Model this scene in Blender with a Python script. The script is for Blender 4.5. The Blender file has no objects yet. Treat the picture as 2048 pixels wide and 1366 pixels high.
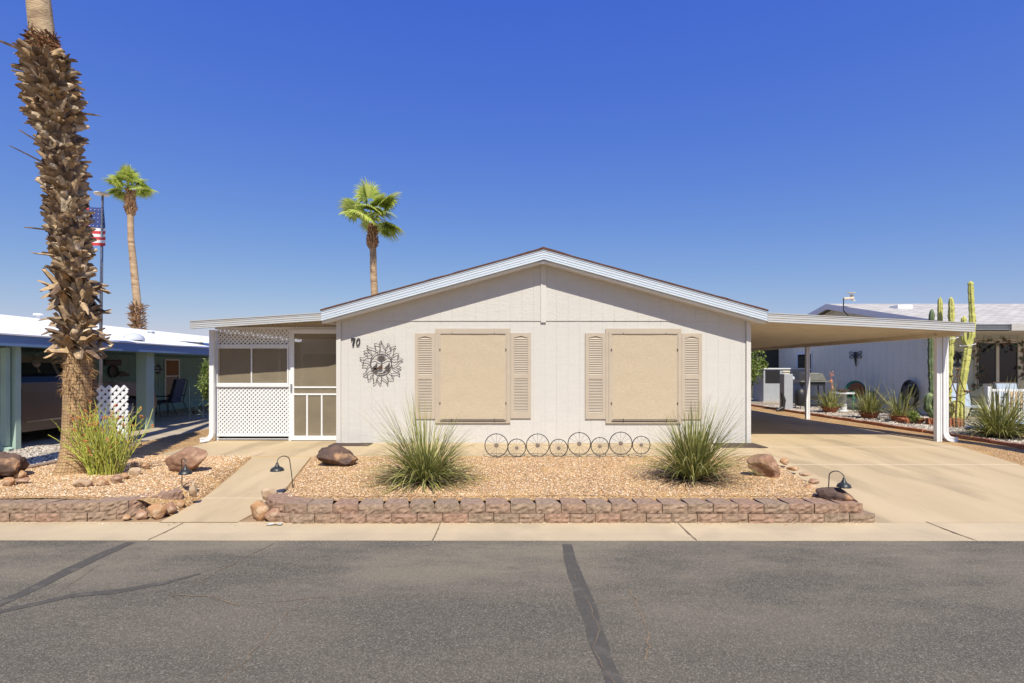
import bpy, math, random
from math import sin, cos, pi, radians as R, sqrt
from mathutils import Vector as V, Matrix, noise as mn
random.seed(7)
S = bpy.context.scene
COL = S.collection
# ---------------------------------------------------------------- camera, world, sun
F, VX, VY, HC = 1050.0, 1019.0, 737.0, 1.386      # focal length in px of a 2048 px wide picture, vanishing point, eye height
cd = bpy.data.cameras.new('camera'); cam = bpy.data.objects.new('camera', cd); COL.objects.link(cam)
cd.sensor_width = 36; cd.lens = 36 * F / 2048; cam.location = (0, 0, HC); cam.rotation_euler = (R(90), 0, 0)
cd.shift_x = (1024 - VX) / 2048; cd.shift_y = (VY - 683) / 2048; cd.clip_start = .05; cd.clip_end = 2000
S.camera = cam
SUN_EL, SUN_AZ = 52.0, 11.0      # elevation; degrees to the right of straight behind the camera
W_ = bpy.data.worlds.new('World'); S.world = W_; W_.use_nodes = True
nt = W_.node_tree; nt.nodes.clear()
sky = nt.nodes.new('ShaderNodeTexSky'); sky.sky_type = 'NISHITA'; sky.sun_disc = False
sky.sun_elevation = R(SUN_EL); sky.sun_rotation = R(180 - SUN_AZ); sky.altitude = 300
sky.air_density = 1.35; sky.dust_density = 0.35; sky.ozone_density = 4.5
sp = nt.nodes.new('ShaderNodeSeparateColor'); cb = nt.nodes.new('ShaderNodeCombineColor'); nt.links.new(sky.outputs[0], sp.inputs[0])
for i, (pw_, k_) in enumerate(((1.22, 1.04), (1.0, .85), (.2, .785))):     # deeper, cleaner blue than the stock sky
    prev = sp.outputs[i]
    for op, val in (('MULTIPLY', .0956), ('POWER', pw_), ('MULTIPLY', k_ / .0956)):
        m_ = nt.nodes.new('ShaderNodeMath'); m_.operation = op; m_.inputs[1].default_value = val; nt.links.new(prev, m_.inputs[0]); prev = m_.outputs[0]
    nt.links.new(prev, cb.inputs[i])
bg = nt.nodes.new('ShaderNodeBackground'); bg.inputs['Strength'].default_value = .075
wo = nt.nodes.new('ShaderNodeOutputWorld')
nt.links.new(cb.outputs[0], bg.inputs[0]); nt.links.new(bg.outputs[0], wo.inputs[0])
sl = bpy.data.lights.new('sun', 'SUN'); sl.energy = 4.5; sl.angle = R(.5); sl.color = (1, .93, .79)
so = bpy.data.objects.new('sun', sl); COL.objects.link(so)
sdir = V((sin(R(SUN_AZ)) * cos(R(SUN_EL)), -cos(R(SUN_AZ)) * cos(R(SUN_EL)), sin(R(SUN_EL))))
so.rotation_euler = sdir.to_track_quat('Z', 'Y').to_euler(); so.location = (5, -10, 20)
S.view_settings.view_transform = 'Standard'; S.view_settings.look = 'None'
S.view_settings.exposure = 0.35; S.view_settings.gamma = 1
S.render.engine = 'CYCLES'
try: S.cycles.max_bounces = 6; S.cycles.transparent_max_bounces = 12
except Exception: pass

def P(px, py, y): return V(((px - VX) * y / F, y, HC - (py - VY) * y / F))
def G(px, py, z=0.0):
    y = F * (HC - z) / (py - VY); return V(((px - VX) * y / F, y, z))
def oblq(px): return 1 / sqrt(1 + ((px - VX) / F) ** 2)      # round things far off axis project wider than they are
def X(px, y): return (px - VX) * y / F
def Z(py, y): return HC - (py - VY) * y / F

# ---------------------------------------------------------------- materials
def newmat(name):
    m = bpy.data.materials.new(name); m.use_nodes = True
    n = m.node_tree.nodes; b = n['Principled BSDF']; return m, n, m.node_tree.links, b
def ramp(n, stops):
    r = n.new('ShaderNodeValToRGB'); e = r.color_ramp.elements
    while len(e) < len(stops): e.new(.5)
    for i, (p, c) in enumerate(stops): e[i].position = p; e[i].color = (*c, 1)
    return r
def pm(name, c1, c2=None, scale=8, rough=.7, bump=0, bscale=60, metal=0, stretch=(1, 1, 1), spec=.5, c3=None, scale3=2, f3=.35, detail=6):
    m, n, l, b = newmat(name)
    c2 = c2 or tuple(x * .88 for x in c1)
    tc = n.new('ShaderNodeTexCoord'); mp = n.new('ShaderNodeMapping'); mp.inputs['Scale'].default_value = stretch
    l.new(tc.outputs['Object'], mp.inputs[0])
    no = n.new('ShaderNodeTexNoise'); no.inputs['Scale'].default_value = scale; no.inputs['Detail'].default_value = detail
    l.new(mp.outputs[0], no.inputs['Vector'])
    r = ramp(n, [(.32, c1), (.68, c2)]); l.new(no.outputs[0], r.inputs[0]); out = r.outputs[0]
    if c3:
        n3 = n.new('ShaderNodeTexNoise'); n3.inputs['Scale'].default_value = scale3; n3.inputs['Detail'].default_value = 5
        l.new(mp.outputs[0], n3.inputs['Vector'])
        lo = .5 + (.35 - f3) * .4; r3 = ramp(n, [(lo, (0, 0, 0)), (lo + .13, (1, 1, 1))]); l.new(n3.outputs[0], r3.inputs[0])
        mx = n.new('ShaderNodeMixRGB'); l.new(r3.outputs[0], mx.inputs[0]); l.new(out, mx.inputs[1]); mx.inputs[2].default_value = (*c3, 1)
        out = mx.outputs[0]
    l.new(out, b.inputs['Base Color'])
    b.inputs['Roughness'].default_value = rough; b.inputs['Metallic'].default_value = metal
    b.inputs['Specular IOR Level'].default_value = spec
    if bump:
        nb = n.new('ShaderNodeTexNoise'); nb.inputs['Scale'].default_value = bscale; nb.inputs['Detail'].default_value = 8
        l.new(mp.outputs[0], nb.inputs['Vector'])
        bp = n.new('ShaderNodeBump'); bp.inputs['Strength'].default_value = bump; bp.inputs['Distance'].default_value = .02
        l.new(nb.outputs[0], bp.inputs['Height']); l.new(bp.outputs[0], b.inputs['Normal'])
    return m
def pisl(name, cols, rough=.75, nscale=30, nmix=.25, trans=0, spec=.3, bump=0):
    """colour picked per leaf / stone / blade, with a little noise"""
    m, n, l, b = newmat(name)
    g = n.new('ShaderNodeNewGeometry')
    r = ramp(n, [(i / max(1, len(cols) - 1), c) for i, c in enumerate(cols)]); l.new(g.outputs['Random Per Island'], r.inputs[0])
    tc = n.new('ShaderNodeTexCoord'); no = n.new('ShaderNodeTexNoise'); no.inputs['Scale'].default_value = nscale; no.inputs['Detail'].default_value = 5
    l.new(tc.outputs['Object'], no.inputs['Vector'])
    r2 = ramp(n, [(.3, (1 - nmix,) * 3), (.7, (1 + nmix * .6,) * 3)]); l.new(no.outputs[0], r2.inputs[0])
    mx = n.new('ShaderNodeMixRGB'); mx.blend_type = 'MULTIPLY'; mx.inputs[0].default_value = 1
    l.new(r.outputs[0], mx.inputs[1]); l.new(r2.outputs[0], mx.inputs[2]); l.new(mx.outputs[0], b.inputs['Base Color'])
    b.inputs['Roughness'].default_value = rough; b.inputs['Specular IOR Level'].default_value = spec
    if bump:
        bp = n.new('ShaderNodeBump'); bp.inputs['Strength'].default_value = bump; bp.inputs['Distance'].default_value = .02
        l.new(no.outputs[0], bp.inputs['Height']); l.new(bp.outputs[0], b.inputs['Normal'])
    if trans:
        t = n.new('ShaderNodeBsdfTranslucent'); l.new(mx.outputs[0], t.inputs[0])
        ms = n.new('ShaderNodeMixShader'); ms.inputs[0].default_value = trans
        l.new(b.outputs[0], ms.inputs[1]); l.new(t.outputs[0], ms.inputs[2]); l.new(ms.outputs[0], n['Material Output'].inputs[0])
    return m
def gravel(name, cols, scale=45, gap=(.10, .06, .03), patch=None):
    m, n, l, b = newmat(name)
    tc = n.new('ShaderNodeTexCoord')
    v = n.new('ShaderNodeTexVoronoi'); v.inputs['Scale'].default_value = scale; l.new(tc.outputs['Object'], v.inputs['Vector'])
    wn = n.new('ShaderNodeTexWhiteNoise'); l.new(v.outputs['Color'], wn.inputs[0])
    r = ramp(n, [(i / (len(cols) - 1), c) for i, c in enumerate(cols)]); l.new(wn.outputs['Value'], r.inputs[0])
    dr = ramp(n, [(.40, (0, 0, 0)), (.75, (1, 1, 1))]); l.new(v.outputs['Distance'], dr.inputs[0])
    mx = n.new('ShaderNodeMixRGB'); l.new(dr.outputs[0], mx.inputs[0]); l.new(r.outputs[0], mx.inputs[1]); mx.inputs[2].default_value = (*gap, 1)
    out = mx.outputs[0]
    if patch:
        no = n.new('ShaderNodeTexNoise'); no.inputs['Scale'].default_value = 1.6; no.inputs['Detail'].default_value = 6
        l.new(tc.outputs['Object'], no.inputs['Vector'])
        r3 = ramp(n, [(.5, (0, 0, 0)), (.66, (.75, .75, .75))]); l.new(no.outputs[0], r3.inputs[0])
        m2 = n.new('ShaderNodeMixRGB'); l.new(r3.outputs[0], m2.inputs[0]); l.new(out, m2.inputs[1]); m2.inputs[2].default_value = (*patch, 1)
        out = m2.outputs[0]
    l.new(out, b.inputs['Base Color']); b.inputs['Roughness'].default_value = .9; b.inputs['Specular IOR Level'].default_value = .2
    bp = n.new('ShaderNodeBump'); bp.invert = True; bp.inputs['Strength'].default_value = .8; bp.inputs['Distance'].default_value = .02
    l.new(v.outputs['Distance'], bp.inputs['Height']); l.new(bp.outputs[0], b.inputs['Normal'])
    return m

M = {}
M['siding'] = pm('painted siding', (.595, .58, .55), (.565, .55, .52), 3, .75, .5, 22, stretch=(1, 1, 7), spec=.25, c3=(.575, .56, .53), scale3=.6, f3=.3)
M['trim'] = pm('painted trim', (.60, .585, .555), (.57, .555, .525), 4, .7, .2, 80, spec=.25)
M['metal'] = pm('aluminium fascia', (.60, .66, .72), (.54, .60, .66), 12, .38, .12, 90, .15, stretch=(.3, 1, 4))
M['metal_t'] = pm('weathered tan fascia', (.55, .53, .50), (.47, .44, .40), 9, .45, .15, 70, .15, stretch=(.3, 1, 4))
M['metal_c'] = pm('aluminium carport fascia', (.50, .54, .58), (.50, .47, .42), 9, .4, .12, 90, .15, stretch=(.25, 1, 5))
M['white'] = pm('white paint', (.74, .75, .76), (.70, .71, .72), 6, .5, .05, 60)
M['soffit'] = pm('cream soffit panels', (.70, .62, .49), (.64, .56, .43), 3, .5, .05, 40)
M['shingle'] = pm('brown shingles', (.15, .06, .035), (.07, .035, .025), 30, .9, .8, 80)
M['taupe'] = pm('taupe paint', (.46, .395, .31), (.43, .365, .29), 5, .6, .1, 60)
def shade_mat():
    m = pm('woven sun shade', (.57, .48, .355), (.44, .37, .27), 22, .85, .35, 55, stretch=(1, 1, 14), spec=.15)
    return m
M['shade'] = shade_mat()
M['black'] = pm('black metal', (.02, .022, .025), (.03, .03, .033), 30, .45, .1, 80)
M['rust'] = pm('dark weathered iron', (.05, .045, .045), (.09, .07, .06), 40, .6, .2, 90)
M['copper'] = pm('brown iron', (.10, .045, .03), (.06, .035, .03), 40, .6)
M['hub'] = pm('grey brown hub', (.22, .17, .14), (.17, .14, .12), 50, .6)
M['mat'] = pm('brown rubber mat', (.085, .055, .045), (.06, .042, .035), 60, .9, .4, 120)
M['conc'] = pm('tan concrete', (.54, .425, .265), (.475, .37, .225), 1.3, .85, .25, 120, c3=(.39, .305, .19), scale3=1.1, f3=.3, stretch=(1.7, .4, 1), spec=.25)
M['conc2'] = pm('grey concrete', (.50, .42, .32), (.43, .36, .27), 1.8, .85, .3, 120, c3=(.36, .30, .22), scale3=.9, spec=.25)
M['gutterc'] = pm('kerb concrete', (.56, .455, .295), (.49, .40, .26), 2.2, .88, .35, 110, c3=(.46, .375, .25), scale3=1.4, spec=.25)
M['joint'] = pm('joint filler', (.66, .57, .45), (.56, .47, .36), 20, .9)
M['crackfill'] = pm('dirty joint', (.16, .12, .08), (.25, .18, .11), 30, .95)
M['dirt'] = pm('dirt', (.38, .25, .14), (.28, .19, .11), 5, .95, .6, 60)
M['gravel'] = gravel('orange gravel', [(.62, .41, .20), (.52, .28, .11), (.70, .52, .31), (.56, .36, .18), (.30, .19, .10), (.60, .36, .16)], 48, (.22, .13, .06), (.56, .36, .15))
M['gravelg'] = gravel('grey gravel', [(.50, .44, .37), (.34, .30, .25), (.62, .56, .47), (.42, .34, .26), (.24, .21, .18), (.72, .67, .58)], 26, (.10, .085, .07))
M['pebble'] = pisl('loose orange pebbles', [(.66, .44, .22), (.54, .27, .10), (.76, .57, .36), (.24, .15, .09), (.86, .75, .58), (.60, .37, .17), (.42, .28, .16), (.68, .48, .30), (.80, .60, .42)], .85)
M['pebbleg'] = pisl('loose grey pebbles', [(.5, .44, .37), (.3, .27, .23), (.66, .6, .52), (.42, .33, .25), (.74, .7, .62)], .85)
M['block'] = pisl('split face block', [(.325, .215, .15), (.315, .225, .158), (.295, .215, .15), (.335, .21, .145), (.32, .21, .148), (.325, .235, .165)], .92, 22, .35, bump=.6)
M['brick'] = pisl('red edging brick', [(.34, .13, .08), (.42, .18, .10), (.28, .12, .08), (.38, .20, .13)], .9, 25, .3, bump=.4)
M['boulder'] = pm('red brown boulder', (.35, .205, .135), (.23, .135, .09), 5, .9, 1, 14, c3=(.44, .28, .18), scale3=7, f3=.25, spec=.2)
M['boulder2'] = pm('dark lava boulder', (.15, .095, .075), (.07, .05, .042), 9, .9, 1, 18, c3=(.50, .30, .17), scale3=4.5, f3=.2, spec=.2)
M['rock'] = pm('tan rock', (.46, .27, .14), (.34, .18, .09), 9, .9, .8, 30, c3=(.52, .37, .24), scale3=9, spec=.2)
M['rock2'] = pm('pinkish rock', (.38, .22, .14), (.26, .14, .09), 9, .9, .8, 30, c3=(.46, .33, .23), scale3=9, spec=.2)
M['rockw'] = pm('whitish rock', (.54, .42, .29), (.40, .27, .17), 9, .9, .8, 30, spec=.2)
M['blue'] = pm('blue fascia paint', (.17, .28, .48), (.15, .25, .44), 3, .6, .1, 60)
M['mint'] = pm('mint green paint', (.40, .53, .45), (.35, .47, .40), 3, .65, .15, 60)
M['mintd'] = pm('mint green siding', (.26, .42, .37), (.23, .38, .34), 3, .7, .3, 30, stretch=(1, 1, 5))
M['whiteroof'] = pm('white roof coating', (.82, .83, .84), (.77, .78, .79), 1.5, .7, .15, 20)
M['greyside'] = pm('pale grey blue siding', (.80, .78, .62), (.76, .74, .59), 3, .7, .3, 30, stretch=(1, 1, 5))
M['creamside'] = pm('pale olive siding', (.56, .55, .43), (.52, .51, .40), 3, .7, .3, 30, stretch=(1, 1, 5))
M['cream'] = pm('cream trim', (.66, .58, .44), (.60, .52, .39), 4, .6)
M['terracotta'] = pm('terracotta', (.46, .16, .07), (.36, .12, .06), 12, .8, .3, 50)
M['dark'] = pm('dark shed wall', (.09, .10, .085), (.06, .065, .06), 4, .8)
M['tyre'] = pm('tyre rubber', (.018, .018, .018), (.03, .03, .03), 30, .8)
M['rim'] = pm('alloy rim', (.55, .56, .58), (.45, .46, .48), 20, .3, metal=.8)
M['chrome'] = pm('chrome', (.75, .77, .8), (.68, .7, .74), 10, .12, metal=1)
M['carpaint'] = pm('bronze car paint', (.20, .155, .12), (.19, .145, .112), 2, .22, metal=.45)
M['galv'] = pm('galvanised steel', (.34, .35, .36), (.26, .27, .28), 20, .42, metal=.5)
M['greybox'] = pm('grey steel box', (.40, .42, .46), (.35, .37, .40), 5, .5)
M['acmesh'] = pm('condenser fins', (.02, .02, .022), (.04, .04, .042), 60, .9, spec=.1, stretch=(1, 1, 6))
M['actan'] = pm('tan louvres', (.50, .46, .38), (.44, .40, .32), 5, .6)
M['lid'] = pm('grill lid steel', (.34, .34, .30), (.25, .25, .22), 8, .35, metal=.4)
M['green'] = pm('green plastic', (.05, .22, .14), (.04, .18, .11), 12, .5)
M['orangec'] = pm('rust orange cushion', (.34, .13, .06), (.26, .10, .05), 10, .9)
M['navy'] = pm('navy cushion', (.03, .045, .10), (.10, .12, .2), 18, .9)
M['sling'] = pm('pale blue sling fabric', (.42, .50, .60), (.34, .42, .54), 30, .8)
M['tan'] = pm('tan cushion', (.55, .42, .26), (.48, .36, .22), 12, .9)
M['bamboo'] = pm('bamboo blind', (.34, .17, .07), (.24, .12, .05), 20, .8, stretch=(1, 1, 12))
M['lampm'] = pm('dark patina lamp metal', (.022, .026, .027), (.05, .055, .052), 25, .4, .15, 60, metal=.3)
M['bulb'] = pm('amber glass', (.55, .42, .25), (.45, .33, .2), 10, .2)
M['blade'] = pisl('grass blades', [(.07, .10, .025), (.20, .23, .06), (.38, .38, .11), (.11, .14, .04), (.55, .50, .17), (.25, .28, .08), (.62, .56, .25), (.32, .33, .09), (.45, .42, .14)], .55, 12, .2, .25)
M['bladedry'] = pisl('dry blades', [(.18, .12, .08), (.30, .22, .13), (.12, .08, .06), (.22, .2, .1)], .8, 12, .2, .1)
M['pencil'] = pisl('pencil stems', [(.46, .50, .08), (.60, .61, .12), (.36, .42, .07), (.66, .64, .18), (.26, .33, .06)], .5, 12, .15, .1)
M['flower'] = pisl('orange red tips', [(.55, .14, .05), (.62, .28, .10), (.45, .10, .05), (.6, .35, .2)], .7)
M['leaf'] = pisl('shrub leaves', [(.10, .17, .03), (.20, .29, .06), (.34, .40, .10), (.07, .12, .03), (.42, .46, .16)], .45, 12, .2, .3)
M['frond'] = pisl('palm frond', [(.26, .38, .06), (.42, .52, .09), (.56, .62, .13), (.17, .27, .05), (.64, .66, .22)], .45, 8, .15, .35)
M['twig'] = pm('brown twig', (.16, .10, .06), (.10, .065, .04), 20, .9)
M['boot'] = pisl('dead leaf bases', [(.24, .17, .11), (.56, .40, .23), (.15, .10, .07), (.40, .27, .15), (.68, .56, .40), (.30, .20, .11), (.50, .35, .20), (.10, .07, .05), (.60, .46, .30)], .85, 14, .5, bump=.6)
M['boot2'] = pisl('brown leaf stubs', [(.34, .19, .09), (.50, .30, .14), (.22, .12, .06), (.42, .26, .14)], .85, 14, .4)
M['fibre'] = pisl('trunk fibre', [(.30, .18, .08), (.44, .28, .13), (.20, .12, .06), (.36, .21, .1)], .95, 14, .3)
M['collar'] = pisl('dark brown fibre', [(.20, .09, .04), (.32, .16, .07), (.12, .06, .035), (.26, .13, .06)], .95, 14, .4)
M['palmtop'] = pm('smooth palm trunk', (.52, .40, .25), (.38, .27, .15), 5, .85, .7, 26, stretch=(1, 1, 2.5), c3=(.24, .16, .10), scale3=4, f3=.2)
M['palmfar'] = pm('ringed palm trunk', (.50, .36, .22), (.34, .23, .13), 3, .85, .6, 20, stretch=(.6, .6, 3), c3=(.25, .15, .09), scale3=2.2, f3=.25)
M['cactus'] = pm('cactus skin', (.56, .54, .15), (.42, .43, .11), 5, .6, .8, 22, c3=(.16, .17, .07), scale3=13, f3=.12)
M['cactusd'] = pm('dark cactus skin', (.12, .17, .08), (.09, .12, .05), 5, .6, .5, 18, c3=(.34, .38, .12), scale3=9, f3=.2)
M['flagred'] = pm('flag red', (.55, .045, .05), (.5, .04, .045), 5, .8)
M['flagwhite'] = pm('flag white', (.75, .75, .76), (.7, .7, .72), 5, .8)
M['flagblue'] = pm('flag blue', (.03, .06, .22), (.028, .05, .2), 5, .8)
M['shinglew'] = None
M['bluec'] = pm('blue glaze', (.03, .10, .40), (.02, .08, .3), 10, .3)
M['skylight'] = pm('clear dome', (.55, .58, .62), (.5, .53, .57), 8, .15)
M['litter'] = pm('crumpled paper', (.6, .58, .55), (.3, .28, .26), 30, .9)
M['iron'] = M['black']
def glass_mat(name, c=(.03, .035, .04), rough=.05):
    m, n, l, b = newmat(name); b.inputs['Base Color'].default_value = (*c, 1); b.inputs['Roughness'].default_value = rough
    b.inputs['Specular IOR Level'].default_value = .35
    return m
M['glass'] = glass_mat('dark window glass', (.02, .025, .025), .12)
M['carglass'] = glass_mat('car window glass', (.006, .008, .012))
def screen_mat():
    m, n, l, b = newmat('insect screen')
    b.inputs['Base Color'].default_value = (.56, .475, .34, 1); b.inputs['Roughness'].default_value = .9; b.inputs['Specular IOR Level'].default_value = .1
    tc = n.new('ShaderNodeTexCoord'); no = n.new('ShaderNodeTexNoise'); no.inputs['Scale'].default_value = 3; l.new(tc.outputs['Object'], no.inputs['Vector'])
    r = ramp(n, [(.3, (.33, .33, .33)), (.7, (.40, .40, .40))]); l.new(no.outputs[0], r.inputs[0])
    t = n.new('ShaderNodeBsdfTransparent'); ms = n.new('ShaderNodeMixShader')
    l.new(r.outputs[0], ms.inputs[0]); l.new(t.outputs[0], ms.inputs[1]); l.new(b.outputs[0], ms.inputs[2]); l.new(ms.outputs[0], n['Material Output'].inputs[0])
    return m
M['screen'] = screen_mat()
def asphalt():
    m, n, l, b = newmat('old asphalt')
    tc = n.new('ShaderNodeTexCoord')
    v = n.new('ShaderNodeTexVoronoi'); v.inputs['Scale'].default_value = 140; l.new(tc.outputs['Object'], v.inputs['Vector'])
    wn = n.new('ShaderNodeTexWhiteNoise'); l.new(v.outputs['Color'], wn.inputs[0])
    r = ramp(n, [(0, (.076, .068, .053)), (.45, (.112, .101, .079)), (.8, (.142, .128, .100)), (1, (.23, .208, .165))]); l.new(wn.outputs['Value'], r.inputs[0])
    n1 = n.new('ShaderNodeTexNoise'); n1.inputs['Scale'].default_value = 1.1; n1.inputs['Detail'].default_value = 9; n1.inputs['Roughness'].default_value = .68
    mp = n.new('ShaderNodeMapping'); mp.inputs['Scale'].default_value = (.55, 1.5, 1); l.new(tc.outputs['Object'], mp.inputs[0]); l.new(mp.outputs[0], n1.inputs['Vector'])
    r1 = ramp(n, [(.40, (0, 0, 0)), (.62, (.9, .9, .9))]); l.new(n1.outputs[0], r1.inputs[0])
    # dusty worn zone near the kerb
    sx = n.new('ShaderNodeSeparateXYZ'); l.new(tc.outputs['Object'], sx.inputs[0])
    mr = n.new('ShaderNodeMapRange'); mr.inputs[1].default_value = 3.1; mr.inputs[2].default_value = 4.3; mr.inputs[3].default_value = .30; mr.inputs[4].default_value = 1; l.new(sx.outputs['Y'], mr.inputs[0])
    mu = n.new('ShaderNodeMath'); mu.operation = 'MULTIPLY'; l.new(r1.outputs[0], mu.inputs[0]); l.new(mr.outputs[0], mu.inputs[1])
    mx = n.new('ShaderNodeMixRGB'); l.new(mu.outputs[0], mx.inputs[0]); l.new(r.outputs[0], mx.inputs[1])
    mm = n.new('ShaderNodeMixRGB'); mm.inputs[0].default_value = .55; l.new(r.outputs[0], mm.inputs[1]); mm.inputs[2].default_value = (.30, .255, .18, 1)
    l.new(mm.outputs[0], mx.inputs[2])
    l.new(mx.outputs[0], b.inputs['Base Color']); b.inputs['Roughness'].default_value = .85; b.inputs['Specular IOR Level'].default_value = .3
    bp = n.new('ShaderNodeBump'); bp.inputs['Strength'].default_value = .5; bp.inputs['Distance'].default_value = .008
    l.new(v.outputs['Distance'], bp.inputs['Height']); l.new(bp.outputs[0], b.inputs['Normal'])
    return m
M['asphalt'] = asphalt()
M['tar'] = pm('tar crack seal', (.070, .063, .053), (.088, .080, .066), 40, .9, .4, 120, c3=(.115, .104, .085), scale3=9, f3=.25)
def bark_mat():
    m, n, l, b = newmat('cracked palm bark')
    uv = n.new('ShaderNodeUVMap'); br = n.new('ShaderNodeTexBrick')
    nz = n.new('ShaderNodeTexNoise'); nz.inputs['Scale'].default_value = 9; l.new(uv.outputs[0], nz.inputs['Vector'])
    mxv = n.new('ShaderNodeMixRGB'); mxv.inputs[0].default_value = .06; l.new(uv.outputs[0], mxv.inputs[1]); l.new(nz.outputs['Color'], mxv.inputs[2])
    l.new(mxv.outputs[0], br.inputs['Vector'])
    br.inputs['Scale'].default_value = 10; br.inputs['Mortar Size'].default_value = .024; br.inputs['Brick Width'].default_value = .55; br.inputs['Row Height'].default_value = .42
    br.offset = .12; br.inputs['Mortar Smooth'].default_value = .5
    br.inputs['Color1'].default_value = (.56, .40, .23, 1); br.inputs['Color2'].default_value = (.44, .30, .17, 1); br.inputs['Mortar'].default_value = (.17, .105, .06, 1)
    n2 = n.new('ShaderNodeTexNoise'); n2.inputs['Scale'].default_value = 3; n2.inputs['Detail'].default_value = 6; l.new(uv.outputs[0], n2.inputs['Vector'])
    r2 = ramp(n, [(.35, (.75, .72, .7)), (.7, (1.15, 1.1, 1.0))]); l.new(n2.outputs[0], r2.inputs[0])
    mx = n.new('ShaderNodeMixRGB'); mx.blend_type = 'MULTIPLY'; mx.inputs[0].default_value = 1; l.new(br.outputs[0], mx.inputs[1]); l.new(r2.outputs[0], mx.inputs[2])
    l.new(mx.outputs[0], b.inputs['Base Color']); b.inputs['Roughness'].default_value = .9; b.inputs['Specular IOR Level'].default_value = .2
    bp = n.new('ShaderNodeBump'); bp.invert = True; bp.inputs['Strength'].default_value = 1; bp.inputs['Distance'].default_value = .02
    l.new(br.outputs['Fac'], bp.inputs['Height']); l.new(bp.outputs[0], b.inputs['Normal'])
    return m
M['bark'] = bark_mat()
def shingle_white():
    m, n, l, b = newmat('pale asphalt shingles')
    tc = n.new('ShaderNodeTexCoord'); mp = n.new('ShaderNodeMapping'); mp.inputs['Scale'].default_value = (1, 1, 0); l.new(tc.outputs['Object'], mp.inputs[0])
    br = n.new('ShaderNodeTexBrick'); l.new(mp.outputs[0], br.inputs['Vector'])
    br.inputs['Scale'].default_value = 1; br.inputs['Brick Width'].default_value = .33; br.inputs['Row Height'].default_value = .15; br.inputs['Mortar Size'].default_value = .012
    br.inputs['Color1'].default_value = (.56, .54, .49, 1); br.inputs['Color2'].default_value = (.38, .36, .33, 1); br.inputs['Mortar'].default_value = (.24, .23, .21, 1)
    l.new(br.outputs[0], b.inputs['Base Color']); b.inputs['Roughness'].default_value = .9
    return m
M['shinglew'] = shingle_white()

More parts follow.
